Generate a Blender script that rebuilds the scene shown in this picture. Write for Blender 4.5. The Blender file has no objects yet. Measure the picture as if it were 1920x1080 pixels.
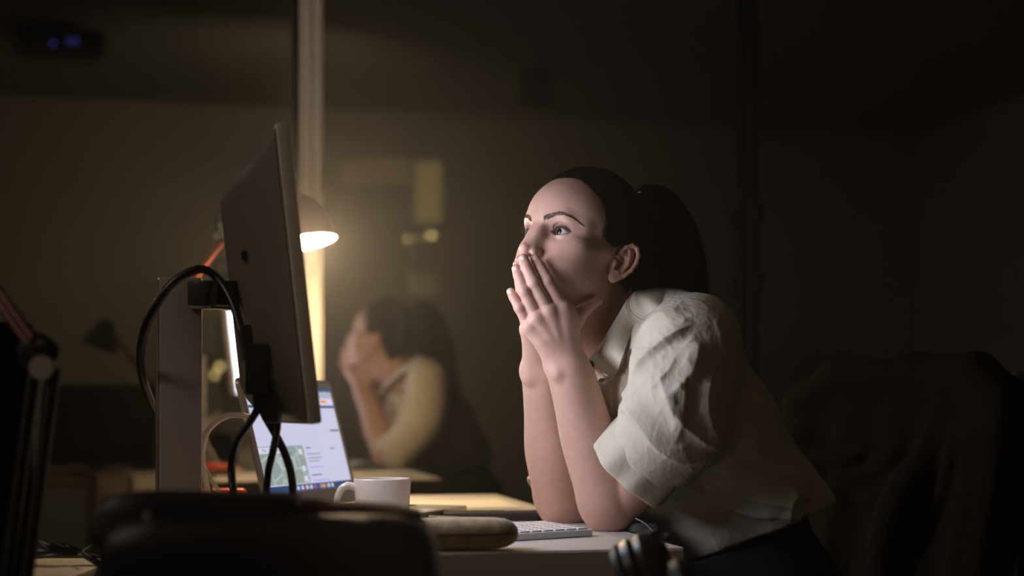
import bpy, bmesh, math, random, time
import numpy as np
import openvdb
from mathutils import Vector, Matrix
from mathutils.bvhtree import BVHTree

T0 = time.time()
random.seed(7); rng = np.random.default_rng(7)
S = bpy.context.scene
COL = S.collection

# ------------------------------------------------------------------ camera, world, lights, exposure
F_PX, HZ, CZ = 2667.0, 774.0, 0.91           # focal length in pixels, horizon row, camera height
cam = bpy.data.cameras.new('camera'); cam_o = bpy.data.objects.new('camera', cam); COL.objects.link(cam_o)
cam.sensor_width = 36.0; cam.lens = F_PX / 1920 * 36.0
cam_o.location = (0, 0, CZ); cam_o.rotation_euler = (math.pi / 2, 0, 0)
cam.shift_y = (HZ - 540) / 1920
cam.clip_start = 0.05; cam.clip_end = 200
cam.dof.use_dof = True; cam.dof.focus_distance = 1.985; cam.dof.aperture_fstop = 2.3
S.camera = cam_o

w = bpy.data.worlds.new('night_sky'); S.world = w; w.use_nodes = True
bg = w.node_tree.nodes['Background']
bg.inputs[0].default_value = (1.0, 0.80, 0.58, 1); bg.inputs[1].default_value = 0.002

S.view_settings.view_transform = 'Standard'; S.view_settings.look = 'None'
S.view_settings.gamma = 1.0; S.view_settings.use_curve_mapping = False
S.view_settings.exposure = 0.0
S.cycles.max_bounces = 8; S.cycles.transparent_max_bounces = 12
S.cycles.sample_clamp_indirect = 4.0
S.cycles.caustics_reflective = False; S.cycles.caustics_refractive = False

def area_light(name, loc, target, size, power, color):
    l = bpy.data.lights.new(name, 'AREA'); l.shape = 'DISK'; l.size = size; l.energy = power; l.color = color
    o = bpy.data.objects.new(name, l); COL.objects.link(o); o.location = loc
    o.rotation_euler = (Vector(target) - Vector(loc)).to_track_quat('-Z', 'Y').to_euler()
    return o
area_light('added_fill_light', (-2.6, 0.6, 2.5), (0.0, 2.1, 1.0), 0.6, 9.0, (1.0, 0.82, 0.66))  # soft fill added for the camera-facing sides, not a fitting of the room
l_ = bpy.data.lights.new('wall_fill_spot', 'SPOT'); l_.energy = 24; l_.color = (1, .82, .56); l_.shadow_soft_size = .1; l_.spot_size = math.radians(150); l_.spot_blend = 1  # unseen spot added to brighten the rear wall mirrored in the glass
o_ = bpy.data.objects.new('wall_fill_spot', l_); COL.objects.link(o_); o_.location = (.8, -.3, 2.25); o_.rotation_euler = Vector((-.3, -2.4, -.5)).to_track_quat('-Z', 'Y').to_euler()
SCREEN_L, LAMP_W = 11.5, 25.0

# ------------------------------------------------------------------ helpers
def pt(px, py, Y):
    "a point of the room measured along the view axis at depth Y (metres)"
    return np.array([(px - 960) / F_PX * Y, Y, CZ + (HZ - py) / F_PX * Y])

YAW = math.radians(12)
U = np.array([math.cos(YAW), math.sin(YAW), 0]); V = np.array([-math.sin(YAW), math.cos(YAW), 0]); ZZ = np.array([0, 0, 1.0])

def link(name, me, mats=(), parent=None, smooth=True, loc=None):
    o = bpy.data.objects.new(name, me); COL.objects.link(o)
    for m in (mats if isinstance(mats, (list, tuple)) else [mats]):
        me.materials.append(m)
    if smooth and len(me.polygons):
        me.polygons.foreach_set('use_smooth', np.ones(len(me.polygons), bool))
    if parent is not None: o.parent = parent
    return o
def tag(o, label, cat, group=None):
    o['label'] = label; o['category'] = cat
    if group: o['group'] = group
    return o
def thing(name, label, cat, loc=(0, 0, 0), group=None):
    o = bpy.data.objects.new(name, None); COL.objects.link(o); o.location = tuple(loc); o.empty_display_size = .05
    return tag(o, label, cat, group)
def struct(o): o['kind'] = 'structure'; return o

def autosmooth(me, deg=40):
    me.update()
    bm = bmesh.new(); bm.from_mesh(me)
    for e in bm.edges:
        e.smooth = not (len(e.link_faces) == 2 and e.calc_face_angle(0) > math.radians(deg))
    bm.to_mesh(me); bm.free()

class MB:
    "collects shapes into one mesh; local coordinates are relative to org"
    def __init__(s, org=(0, 0, 0)): s.v = []; s.f = []; s.m = []; s.org = np.array(org, float); s.mi = 0
    def add(s, v, f):
        b = len(s.v); s.v += [tuple(np.asarray(x, float) - s.org) for x in v]
        s.f += [tuple(b + i for i in q) for q in f]; s.m += [s.mi] * len(f); return s
    def bm(s, bm):
        bm.verts.index_update(); return s.add([np.array(v.co) for v in bm.verts], [[v.index for v in f.verts] for f in bm.faces])
    def box(s, c, size, ax=None, bev=0.0, seg=2):
        bm = bmesh.new(); bmesh.ops.create_cube(bm, size=1)
        for v in bm.verts: v.co = Vector((v.co.x * size[0], v.co.y * size[1], v.co.z * size[2]))
        if bev > 0: bmesh.ops.bevel(bm, geom=list(bm.edges), offset=bev, segments=seg, affect='EDGES', profile=.6)
        A = np.eye(3) if ax is None else np.array(ax, float).T
        for v in bm.verts: v.co = Vector(A @ np.array(v.co) + np.array(c))
        s.bm(bm); bm.free(); return s
    def tube(s, path, r, n=10, caps=True, spline=0):
        P = np.array(path, float)
        if spline: P = smooth_path(P, spline)
        k = len(P); rr = np.interp(np.linspace(0, 1, k), np.linspace(0, 1, len(r)), r) if hasattr(r, '__len__') else np.full(k, r)
        t = np.gradient(P, axis=0); t /= np.linalg.norm(t, axis=1)[:, None] + 1e-12
        a = np.array([0, 0, 1.0]) if abs(t[0][2]) < .9 else np.array([1.0, 0, 0])
        nrm = np.cross(t[0], a); nrm /= np.linalg.norm(nrm); vs = []
        for i in range(k):
            nrm = nrm - t[i] * (nrm @ t[i]); nrm /= np.linalg.norm(nrm); b = np.cross(t[i], nrm)
            for j in range(n):
                an = 2 * math.pi * j / n; vs.append(P[i] + rr[i] * (math.cos(an) * nrm + math.sin(an) * b))
        fs = [(i * n + j, i * n + (j + 1) % n, (i + 1) * n + (j + 1) % n, (i + 1) * n + j) for i in range(k - 1) for j in range(n)]
        if caps: fs += [tuple(range(n))[::-1], tuple((k - 1) * n + j for j in range(n))]
        return s.add(vs, fs)
    def lathe(s, c, axis, prof, n=40, close=False):
        "prof: (radius, height) along axis from point c"
        ax = np.array(axis, float); ax /= np.linalg.norm(ax)
        a = np.cross(ax, [0, 0, 1.0] if abs(ax[2]) < .9 else [1.0, 0, 0]); a /= np.linalg.norm(a); b = np.cross(ax, a)
        vs = []; c = np.array(c, float)
        for r, h in prof:
            for j in range(n):
                an = 2 * math.pi * j / n; vs.append(c + ax * h + max(r, 1e-5) * (math.cos(an) * a + math.sin(an) * b))
        k = len(prof)
        fs = [(i * n + j, i * n + (j + 1) % n, (i + 1) * n + (j + 1) % n, (i + 1) * n + j) for i in range(k - 1) for j in range(n)]
        if close: fs += [((k - 1) * n + j, (k - 1) * n + (j + 1) % n, (j + 1) % n, j) for j in range(n)]
        return s.add(vs, fs)
    def quad(s, a, b, c, d): return s.add([a, b, c, d], [(0, 1, 2, 3)])
    def build(s, name, mats, parent=None, smooth=True, sharp=40, loc=None, recalc=True):
        me = bpy.data.meshes.new(name); me.from_pydata(s.v, [], s.f)
        me.polygons.foreach_set('material_index', s.m)
        if recalc:
            bm = bmesh.new(); bm.from_mesh(me); bmesh.ops.recalc_face_normals(bm, faces=bm.faces); bm.to_mesh(me); bm.free()
        if smooth: autosmooth(me, sharp)
        o = link(name, me, mats, parent, smooth)
        o.location = tuple(s.org - (np.array(parent.location) if parent is not None else 0)) if parent is not None and parent.type == 'EMPTY' else (tuple(s.org) if parent is None else (0, 0, 0))
        return o

def smooth_path(P, n):
    P = np.array(P, float); Q = np.vstack([2 * P[0] - P[1], P, 2 * P[-1] - P[-2]]); out = []
    for i in range(1, len(Q) - 2):
        p0, p1, p2, p3 = Q[i - 1:i + 3]
        for t in np.linspace(0, 1, n, endpoint=False):
            out.append(.5 * ((2 * p1) + (p2 - p0) * t + (2 * p0 - 5 * p1 + 4 * p2 - p3) * t * t + (3 * p1 - p0 - 3 * p2 + p3) * t ** 3))
    out.append(P[-1]); return np.array(out)

# ------------------------------------------------------------------ materials
def mat(name, col, rough=.6, metal=0., spec=.5, emit=None, es=0., coat=0., sheen=0., sss=0.):
    m = bpy.data.materials.new(name); m.use_nodes = True; b = m.node_tree.nodes['Principled BSDF']
    b.inputs['Base Color'].default_value = (*col, 1); b.inputs['Roughness'].default_value = rough
    b.inputs['Metallic'].default_value = metal; b.inputs['Specular IOR Level'].default_value = spec
    b.inputs['Coat Weight'].default_value = coat; b.inputs['Sheen Weight'].default_value = sheen
    if emit: b.inputs['Emission Color'].default_value = (*emit, 1); b.inputs['Emission Strength'].default_value = es
    if sss:
        b.inputs['Subsurface Weight'].default_value = sss; b.inputs['Subsurface Radius'].default_value = (1, .35, .2); b.inputs['Subsurface Scale'].default_value = .006
    return m
def nodes(m): return m.node_tree.nodes, m.node_tree.links, m.node_tree.nodes['Principled BSDF']
def noise_color(m, c1, c2, scale=8, detail=4, rough=.6, stretch=None):
    N, L, b = nodes(m)
    tc = N.new('ShaderNodeTexCoord'); no = N.new('ShaderNodeTexNoise'); no.inputs['Scale'].default_value = scale
    no.inputs['Detail'].default_value = detail; no.inputs['Roughness'].default_value = rough
    if stretch:
        mp = N.new('ShaderNodeMapping'); mp.inputs['Scale'].default_value = stretch; L.new(tc.outputs['Object'], mp.inputs[0]); L.new(mp.outputs[0], no.inputs['Vector'])
    else: L.new(tc.outputs['Object'], no.inputs['Vector'])
    r = N.new('ShaderNodeValToRGB'); r.color_ramp.elements[0].color = (*c1, 1); r.color_ramp.elements[1].color = (*c2, 1)
    r.color_ramp.elements[0].position = .3; r.color_ramp.elements[1].position = .7
    L.new(no.outputs['Fac'], r.inputs[0]); L.new(r.outputs[0], b.inputs['Base Color']); return no
def bump(m, scale, strength, dist=.001, detail=4, kind='noise', stretch=None, prev=None):
    N, L, b = nodes(m); tc = N.new('ShaderNodeTexCoord')
    if kind == 'noise': t = N.new('ShaderNodeTexNoise'); t.inputs['Detail'].default_value = detail; out = t.outputs['Fac']
    elif kind == 'vor': t = N.new('ShaderNodeTexVoronoi'); t.feature = 'DISTANCE_TO_EDGE'; out = t.outputs['Distance']
    else: t = N.new('ShaderNodeTexWave'); out = t.outputs['Fac']
    t.inputs['Scale'].default_value = scale
    if stretch:
        mp = N.new('ShaderNodeMapping'); mp.inputs['Scale'].default_value = stretch; L.new(tc.outputs['Object'], mp.inputs[0]); L.new(mp.outputs[0], t.inputs['Vector'])
    else: L.new(tc.outputs['Object'], t.inputs['Vector'])
    bp = N.new('ShaderNodeBump'); bp.inputs['Strength'].default_value = strength; bp.inputs['Distance'].default_value = dist
    L.new(out, bp.inputs['Height'])
    if prev: L.new(prev.outputs[0], bp.inputs['Normal'])
    L.new(bp.outputs[0], b.inputs['Normal']); return bp

M = {}
M['white_lam'] = mat('white_laminate', (.62, .58, .53), .42); bump(M['white_lam'], 900, .05, .0002)
M['black_plastic'] = mat('black_plastic', (.012, .011, .011), .45); bump(M['black_plastic'], 500, .1, .0003)
M['grey_metal'] = mat('grey_metal', (.52, .47, .45), .55); bump(M['grey_metal'], 700, .06, .0003)
M['shell'] = mat('monitor_shell', (.16, .14, .125), .5); bump(M['shell'], 900, .08, .0002)
M['alu'] = mat('aluminium', (.62, .60, .57), .35, .9); bump(M['alu'], 900, .04, .0002)
M['screen'] = mat('lit_screen', (.02, .02, .02), .25, emit=(.92, .90, 1.07), es=SCREEN_L)
M['cable'] = mat('black_cable', (.012, .011, .011), .35)
M['cable_grey'] = mat('pale_cable', (.45, .40, .36), .4)
M['chrome'] = mat('chrome', (.7, .66, .6), .2, 1.0)
M['ceramic'] = mat('white_ceramic', (.56, .47, .38), .2, coat=.3)
M['red'] = mat('red_lacquer', (.16, .035, .025), .4)
M['redplastic'] = mat('red_plastic', (.5, .06, .03), .4)
M['yellowplastic'] = mat('tan_plastic', (.55, .38, .2), .5)
M['leather'] = mat('black_leather', (.010, .009, .010), .5); bump(M['leather'], 300, .25, .0006)
M['brown_leather'] = mat('maroon_leather', (.060, .016, .013), .8, spec=.1); bump(M['brown_leather'], 300, .25, .0006)
M['suede'] = mat('tan_suede', (.17, .115, .06), .85, sheen=.2); noise_color(M['suede'], (.30, .21, .11), (.55, .40, .22), 60); bump(M['suede'], 400, .3, .0008)
M['keys'] = mat('white_keycap', (.70, .69, .68), .45)
M['fabric_grey'] = mat('grey_knit', (.05, .05, .052), .95, spec=.1); bump(M['fabric_grey'], 600, .6, .001)

# ------------------------------------------------------------------ the setting
def wallbox(name, c, size, m, ax=None):
    return struct(MB(c).box(c, size, ax).build(name, m, smooth=False))
M['paint'] = mat('grey_paint', (.60, .54, .45), .8); bump(M['paint'], 200, .1, .001)
M['carpet'] = mat('dark_carpet', (.04, .037, .035), .95); bump(M['carpet'], 600, .5, .003)
M['ceil'] = mat('grey_ceiling', (.40, .37, .33), .9); bump(M['ceil'], 100, .1, .001)
AX = (U, V, ZZ)
WC = np.array([-0.108, 3.275, 0.0])            # a point of the window plane
def rm(u, v, z): return WC + U * u + V * v + ZZ * z     # room coordinates: u along the window, v outwards
wallbox('floor', rm(0, -3, -.05), (9, 6.4, .1), M['carpet'], AX)
wallbox('ceiling', rm(0, -3, 2.95), (9, 6.4, .1), M['ceil'], AX)
wallbox('wall_near', rm(0, -6.15, 1.45), (9, .1, 2.9), M['paint'], AX)
wallbox('wall_left', rm(-4.45, -3, 1.45), (.1, 6.2, 2.9), M['paint'], AX)
wallbox('wall_right', rm(4.45, -3, 1.45), (.1, 6.2, 2.9), M['paint'], AX)

# window wall: floor to ceiling glazing with mullions
M['frame'] = mat('cream_window_frame', (.80, .74, .62), .5); bump(M['frame'], 300, .05, .0003)
M['frame_dark'] = mat('dark_window_frame', (.006, .006, .006), .9, spec=.1)
gl = bpy.data.materials.new('window_glass'); gl.use_nodes = True
N, L = gl.node_tree.nodes, gl.node_tree.links; N.remove(N['Principled BSDF'])
tr = N.new('ShaderNodeBsdfTransparent'); tr.inputs[0].default_value = (.93, .95, .93, 1)
gs = N.new('ShaderNodeBsdfGlossy'); gs.inputs['Roughness'].default_value = .0; gs.inputs[0].default_value = (1, .98, .95, 1)
fr = N.new('ShaderNodeFresnel'); fr.inputs[0].default_value = 1.5
mp = N.new('ShaderNodeMapRange'); mp.inputs[1].default_value = 0; mp.inputs[2].default_value = 1; mp.inputs[3].default_value = .19; mp.inputs[4].default_value = 1
L.new(fr.outputs[0], mp.inputs[0])
mx = N.new('ShaderNodeMixShader'); L.new(mp.outputs[0], mx.inputs[0]); L.new(tr.outputs[0], mx.inputs[1]); L.new(gs.outputs[0], mx.inputs[2])
L.new(mx.outputs[0], N['Material Output'].inputs[0])
win = bpy.data.objects.new('window_1', None); COL.objects.link(win); struct(win)
MUL = -0.352                                   # u of the cream mullion
edges = [-4.4, -2.1, MUL, .70, 2.4, 4.4]
for a, b in zip(edges[:-1], edges[1:]):
    o = MB().box(rm((a + b) / 2, .03, 1.45), (b - a - .03, .006, 2.84), AX).build('pane', gl, win, smooth=False)
for i, e in enumerate(edges):
    if i == 2:
        mb = MB(); mb.box(rm(e, 0, 1.45), (.040, .05, 2.88), AX, .004); mb.box(rm(e - .012, -.032, 1.45), (.012, .02, 2.88), AX, .003)
        mb.box(rm(e + .012, -.032, 1.45), (.012, .02, 2.88), AX, .003)
        mb.box(rm(e, .012, 1.45), (.056, .03, 2.88), AX, .003)
        mb.build('mullion', M['frame'], win)
        MB().box(rm(e - .034, .012, 1.45), (.012, .04, 2.88), AX, .003).build('mullion', M['frame_dark'], win)
    else:
        mb = MB(); mb.box(rm(e, 0, 1.45), (.018, .04, 2.88), AX, .003)
        if i == 3:
            for zz in (1.385, 1.22): mb.box(rm(e, -.04, zz), (.018, .03, .045), AX, .004)
        mb.build('mullion', M['frame_dark'], win)
MB().box(rm(0, 0, .03), (9, .08, .06), AX, .004).build('bottom_rail', M['frame_dark'], win)
MB().box(rm(0, 0, 2.87), (9, .08, .06), AX, .004).build('top_rail', M['frame_dark'], win)

# ------------------------------------------------------------------ outside: a dark facade with lit windows
M['facade'] = mat('night_facade', (.10, .085, .07), .9); noise_color(M['facade'], (.10, .085, .07), (.15, .13, .10), 1.2)
M['lit'] = mat('lit_window', (.1, .08, .05), .6, emit=(1.0, .72, .25), es=.13)
M['lit2'] = mat('lit_window_dim', (.1, .08, .05), .6, emit=(1.0, .62, .25), es=.045)
M['lampdot'] = mat('lamp_spot_glow', (.1, .08, .05), .6, emit=(1.0, .70, .25), es=2.2)
bd = thing('office_building', 'dark building across the street with a few dim yellow lit windows', 'building', pt(700, 1000, 14.0))
def onf(x0, y0, x1, y1, Y, d=.15):
    a = pt(x0, y0, Y); b = pt(x1, y1, Y); return (a + b) / 2, (abs(b[0] - a[0]), d, abs(a[2] - b[2]))
bo = np.array(bd.location)
c, s_ = onf(-700, -700, 2700, 1400, 14.6, .4); MB(bo).box(c, s_).build('wall', M['facade'], bd, smooth=False)
for yy in (297, 376): c, s_ = onf(-400, yy, 470, yy + 14, 14.3, .3); MB(bo).box(c, s_).build('ledge', M['facade'], bd, smooth=False)
for (x0, y0, x1, y1, k) in [(779, 306, 828, 418, 'lit'), (772, 512, 822, 556, 'lit'), (640, 300, 770, 350, 'lit2'), (470, 600, 560, 700, 'lit2')]:
    c, s_ = onf(x0, y0, x1, y1, 14.3, .1); f = MB(bo).box(c, (s_[0] + .1, .16, s_[2] + .1)).build('window', M['frame_dark'], bd, smooth=False)
    mb = MB(bo); mb.box(c - np.array([0, .06, 0]), (s_[0], .06, s_[2])); mb.build('pane', M[k], f, smooth=False)
lam = [(809, 442, .075), (764, 449, .05), (788, 446, .035), (412, 688, .085), (404, 703, .085)]  # last two globes are added to imitate lamp reflections in the glass
for i, (x, y, r) in enumerate(lam):
    c = pt(x, y, 13.0 + i * .1); bm = bmesh.new(); bmesh.ops.create_uvsphere(bm, u_segments=16, v_segments=8, radius=r * .35)
    t = thing('lamp_spot', ['bright yellow street lamp right of the lamp row outside the window', 'faint yellow street lamp at the left end of the row outside',
        'faintest small street lamp between two others outside the window', 'upper yellow globe added for a lamp reflection between monitor post and laptop', 'lower yellow globe added for a lamp reflection between monitor post and laptop'][i], 'street lamp', (c[0], c[1], 0))
    mb = MB(t.location)
    for v in bm.verts: v.co += Vector(c)
    mb.bm(bm); bm.free(); mb.build('lamp_globe', M['lampdot'], t)
    MB(t.location).tube([(c[0], c[1], -3), (c[0], c[1], c[2] - r * .3)], .03, 8).build('lamp_post', M['frame_dark'], t)

# ceiling fittings behind the camera, seen mirrored in the window
t = thing('ceiling_speaker', 'dark ceiling speaker with a dull red rim, mirrored in the window above the woman', 'speaker', (2.16, -1.2, 2.9))
MB(t.location).lathe((2.16, -1.2, 2.9), (0, 0, -1), [(0, 0), (.09, 0), (.09, .13), (.07, .15), (0, .15)], 32).build('housing', M['black_plastic'], t)
MB(t.location).lathe((2.16, -1.2, 2.75), (0, 0, -1), [(.085, .001), (.115, .001), (.115, .03), (.085, .03), (.085, .001)], 32).build('rim', mat('dull_red', (.06, .010, .008), .6), t)
t = thing('ceiling_projector', 'dark ceiling projector with tiny blue indicator lights, mirrored at upper left', 'projector', (-.51, -1.2, 2.9))
MB(t.location).tube([(-.51, -1.2, 2.9), (-.51, -1.2, 2.84)], .03, 12).build('stem', M['black_plastic'], t)
MB(t.location).box((-.51, -1.2, 2.79), (.42, .3, .11), None, .02).build('housing', M['black_plastic'], t)
for dx in (-.05, .03, .06):
    MB(t.location).lathe((-.51 + dx, -1.05, 2.765 + dx * .2), (0, 1, 0), [(0, 0), (.011, 0), (.011, .006), (0, .006)], 12).build('indicator_light', M.setdefault('led', mat('blue_led', (.02, .02, .1), .5, emit=(.12, .15, 1), es=.5)), t)

# ------------------------------------------------------------------ desks
DZ = CZ - 0.17                                  # desk top height
DC = np.array([0.218, 1.797, DZ])               # front right corner of the desk top
def dk(u, v, z=0): return DC - U * u + V * v + ZZ * z
desk = thing('desk', 'white laminate desk carrying the monitor, laptop and mug', 'desk', dk(.36, .6, -DZ))
do = np.array(desk.location)
MB(do).box(dk(.34, .6, -.019), (.68, 1.2, .038), AX, .003).build('desktop', M['white_lam'], desk)
M['edge'] = mat('grey_edge_band', (.58, .53, .46), .5); bump(M['edge'], 300, .05, .0003)
MB(do).box(dk(.34, -.001, -.0195), (.674, .003, .033), AX).build('edge_band', M['edge'], desk, smooth=False)
MB(do).box(dk(.34, .06, -.065), (.54, .03, .05), AX, .003).build('crossbar', M['grey_metal'], desk)
MB(do).box(dk(.34, 1.14, -.065), (.54, .03, .05), AX, .003).build('crossbar', M['grey_metal'], desk)
for uu in (.06, .62):
    for vv in (.06, 1.14):
        MB(do).box(dk(uu, vv, -(DZ + .038) / 2), (.05, .05, DZ - .038), AX, .004).build('leg', M['grey_metal'], desk)
DZN = DZ - .040
DN = np.array([0.30, 1.71, DZN])
def nd(u, v, z=0): return DN - U * u - V * v + ZZ * z
near = thing('near_desk', 'brown topped desk in front, under the black bag and headphones', 'desk', nd(.7, .4, -DZN))
no_ = np.array(near.location)
M['wood'] = mat('brown_desk_wood', (.16, .105, .06), .5); noise_color(M['wood'], (.12, .075, .04), (.2, .135, .08), 10, stretch=(1, 12, 12))
MB(no_).box(nd(.7, .4, -.0175), (1.5, .8, .035), AX, .003).build('desktop', M['wood'], near)
for uu in (.02, 1.38):
    for vv in (.06, .74):
        MB(no_).box(nd(uu, vv, -(DZN + .035) / 2), (.05, .05, DZN - .035), AX, .004).build('leg', M['grey_metal'], near)

# ------------------------------------------------------------------ monitor, its stand and cables
M['bezel_edge'] = mat('pale_bezel', (.88, .82, .76), .45)
mon = thing('monitor', 'large monitor seen from behind, tilted back on a grey post stand', 'monitor', (-.42, 1.87, DZ))
mo = np.array(mon.location)
my = math.radians(18); mw = np.array([-math.sin(my), math.cos(my), 0])       # along the width, away from the camera
tl = math.radians(6.3)
mn0 = np.array([math.cos(my), math.sin(my), 0])
mh = ZZ * math.cos(tl) - mn0 * math.sin(tl); mn = mn0 * math.cos(tl) + ZZ * math.sin(tl)   # up the panel, screen normal
KM = .83                                       # nearness of the monitor group
B0 = pt(592, 795, 2.0 * KM); MW, MH = .367, .352
def mp_(a, b, c): return B0 + mw * a + mh * b + mn * c       # a: width, b: height, c: outwards (front positive)
MA = (mw, mh, mn)
MB(mo).box(mp_(MW / 2, MH / 2, .0), (MW, MH, .016), MA, .004).build('bezel', M['bezel_edge'], mon)
mb = MB(mo); mb.quad(mp_(.012, .02, .0085), mp_(MW - .012, .02, .0085), mp_(MW - .012, MH - .012, .0085), mp_(.012, MH - .012, .0085))
for k, (x0, y0, x1, y1) in enumerate([(.02, .93, .98, .98), (.03, .55, .22, .90), (.03, .06, .22, .50), (.26, .84, .70, .88), (.26, .74, .95, .78), (.26, .66, .92, .70), (.26, .58, .95, .62), (.26, .10, .60, .50), (.64, .10, .95, .50)]):
    mb.mi = 1; f_ = lambda x, y: mp_(.012 + x * (MW - .024), .02 + y * (MH - .032), .0088); mb.quad(f_(x0, y0), f_(x1, y0), f_(x1, y1), f_(x0, y1))
mb.build('screen', [M['screen'], mat('lit_screen_panel', (.02, .02, .02), .25, emit=(.80, .88, 1.1), es=SCREEN_L * .75)], mon, smooth=False)
# rounded back shell, deeper in the middle
mb = MB(mo); nx, ny = 28, 22; vs = []
for j in range(ny):
    for i in range(nx):
        a, b = i / (nx - 1), j / (ny - 1)
        e = min(1, min(a, 1 - a) / .30); g = min(1, min(b, 1 - b) / .16)
        dpt = .010 + .038 * (math.sin(e * math.pi / 2) ** .9) * (math.sin(g * math.pi / 2) ** .8)
        vs.append(mp_(.004 + a * (MW - .008), .004 + b * (MH - .008), -dpt))
mb.add(vs, [(j * nx + i, j * nx + i + 1, (j + 1) * nx + i + 1, (j + 1) * nx + i) for j in range(ny - 1) for i in range(nx - 1)])
mb.build('back_shell', M['shell'], mon)
MB(mo).box(mp_(.125, .105, -.050), (.05, .045, .02), MA, .006).build('socket_box', M['black_plastic'], mon)
MB(mo).box(mp_(.09, .21, -.047), (.012, .012, .01), MA, .002).build('lock_slot', M['black_plastic'], mon)
# post
PA = pt(336, 900, 2.27 * KM); px_, py_ = PA[0], PA[1]
ptop = pt(336, 519, 2.25 * KM)[2]
mb = MB(mo); mb.box((px_, py_ + .01, (DZ + .012 + ptop) / 2), (.055, .045, ptop - DZ - .012), (U, V, ZZ), .003); post = mb.build('stand_post', M['grey_metal'], mon)
MB(mo).box((px_ - .030, py_ + .005, (DZ + .012 + ptop) / 2), (.004, .036, ptop - DZ - .014), (U, V, ZZ), .001).build('post_trim', M['alu'], mon)
MB(mo).box((px_ + .0, py_ + .03, DZ + .006), (.15, .20, .012), (U, V, ZZ), .004).build('stand_base', M['grey_metal'], mon)
z0 = pt(420, 548, 2.25 * KM)[2]
arm_a = np.array([px_ + .03, py_ + .01, z0]); arm_b = mp_(.19, (z0 - B0[2]) / math.cos(tl), -.055)
d = arm_b - arm_a; dl = np.linalg.norm(d); d /= dl; sd = np.cross(ZZ, d); sd /= np.linalg.norm(sd)
MB(mo).box((arm_a + arm_b) / 2, (dl + .02, .05, .033), (d, sd, np.cross(d, sd)), .004).build('stand_arm', M['black_plastic'], mon)
MB(mo).box((arm_a + arm_b) / 2 - ZZ * .0185, (dl * .8, .052, .004), (d, sd, np.cross(d, sd)), .001).build('arm_plate', M['alu'], mon)

def cable(name, label, pts, r, m, n=10, kmon=True):
    P = [pt(x_, y_, Y_ * KM if kmon else Y_) for x_, y_, Y_ in pts]; mb = MB(P[0]); mb.tube(P, r, n, spline=10); return tag(mb.build(name, m), label, 'cable')
plug = thing('power_plug', 'black plug block hanging on the back of the monitor above the cables', 'plug', pt(484, 720, 2.055 * KM))
po = np.array(plug.location)
MB(po).box(pt(484, 693, 2.055 * KM), (.027, .03, .062), None, .004).build('plug_body', M['black_plastic'], plug)
MB(po).tube([pt(484, 728, 2.055 * KM), pt(484, 760, 2.055 * KM), pt(482, 772, 2.055 * KM)], [.0085, .006, .0045], 12).build('strain_relief', M['black_plastic'], plug)
MB(po).box(pt(511, 735, 2.065 * KM), (.020, .025, .075), None, .004).build('adapter', M['black_plastic'], plug)
cable('cable', 'thick black cable looping over the grey post and down behind the monitor', [(318, 800, 2.42), (297, 778, 2.37), (276, 735, 2.30), (264, 690, 2.24), (266, 640, 2.20), (283, 590, 2.18), (322, 533, 2.17), (372, 505, 2.17), (408, 522, 2.17), (436, 566, 2.15), (455, 630, 2.12), (470, 690, 2.10), (480, 725, 2.09)], .0055, M['cable'])
cable('cable', 'leftmost black cable curving from the plug down onto the desk', [(483, 765, 2.10), (478, 776, 2.10), (466, 795, 2.10), (447, 822, 2.10), (437, 850, 2.10), (434, 885, 2.10), (440, 935, 2.09), (450, 975, 2.2), (470, 985, 2.16)], .0048, M['cable'])
cable('cable', 'black cable crossing in front of the laptop map, left of the last one', [(517, 728, 2.11), (520, 765, 2.10), (520, 800, 2.10), (512, 845, 2.09), (503, 885, 2.09), (500, 930, 2.09), (503, 975, 2.12), (520, 985, 2.16)], .0046, M['cable'])
cable('cable', 'rightmost black cable crossing in front of the laptop map', [(486, 755, 2.12), (498, 782, 2.11), (515, 812, 2.11), (534, 850, 2.11), (546, 890, 2.11), (549, 930, 2.11), (545, 975, 2.13), (535, 983, 2.18)], .0050, M['cable'])
cable('cable', 'pale grey cable arching from behind the laptop to the post', [(468, 782, 2.13), (440, 778, 2.14), (415, 785, 2.15), (391, 806, 2.16), (381, 835, 2.18), (380, 870, 2.2), (392, 930, 2.24), (405, 968, 2.32)], .0042, M['cable_grey'], kmon=False)
cable('cable', 'thin grey cable slanting down beside the post', [(372, 850, 2.31), (385, 880, 2.30), (400, 905, 2.30), (418, 935, 2.32), (438, 966, 2.36)], .0034, M['cable_grey'], kmon=False)
cable('cable', 'thin black cable hanging between post and red stapler', [(374, 880, 2.27), (386, 905, 2.27), (402, 928, 2.27), (424, 950, 2.29), (440, 972, 2.31)], .003, M['cable'], kmon=False)

# ------------------------------------------------------------------ laptop
lap = thing('laptop', 'open silver laptop showing a web page with a map', 'laptop', (-.27, 2.27, DZ))
lo = np.array(lap.location)
HL = pt(503, 968, 2.17); HR_ = pt(667, 950, 2.44); HL[2] = HR_[2] = DZ + .017
lw = HR_ - HL; LW = .302; lw /= np.linalg.norm(lw)
ln0 = np.array([lw[1], -lw[0], 0])
la = math.radians(15); lh = ZZ * math.cos(la) - ln0 * math.sin(la); ln = ln0 * math.cos(la) + ZZ * math.sin(la)
LH = .216; LA = (lw, lh, ln)
def lp(a, b, c): return HL + lw * a + lh * b + ln * c
def rrect(w, h, r, n=6):
    out = []
    for cx, cy, a0 in ((w - r, h - r, 0), (r, h - r, 90), (r, r, 180), (w - r, r, 270)):
        for k in range(n + 1):
            a = math.radians(a0 + 90 * k / n); out.append((cx + r * math.cos(a), cy + r * math.sin(a)))
    return out
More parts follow.
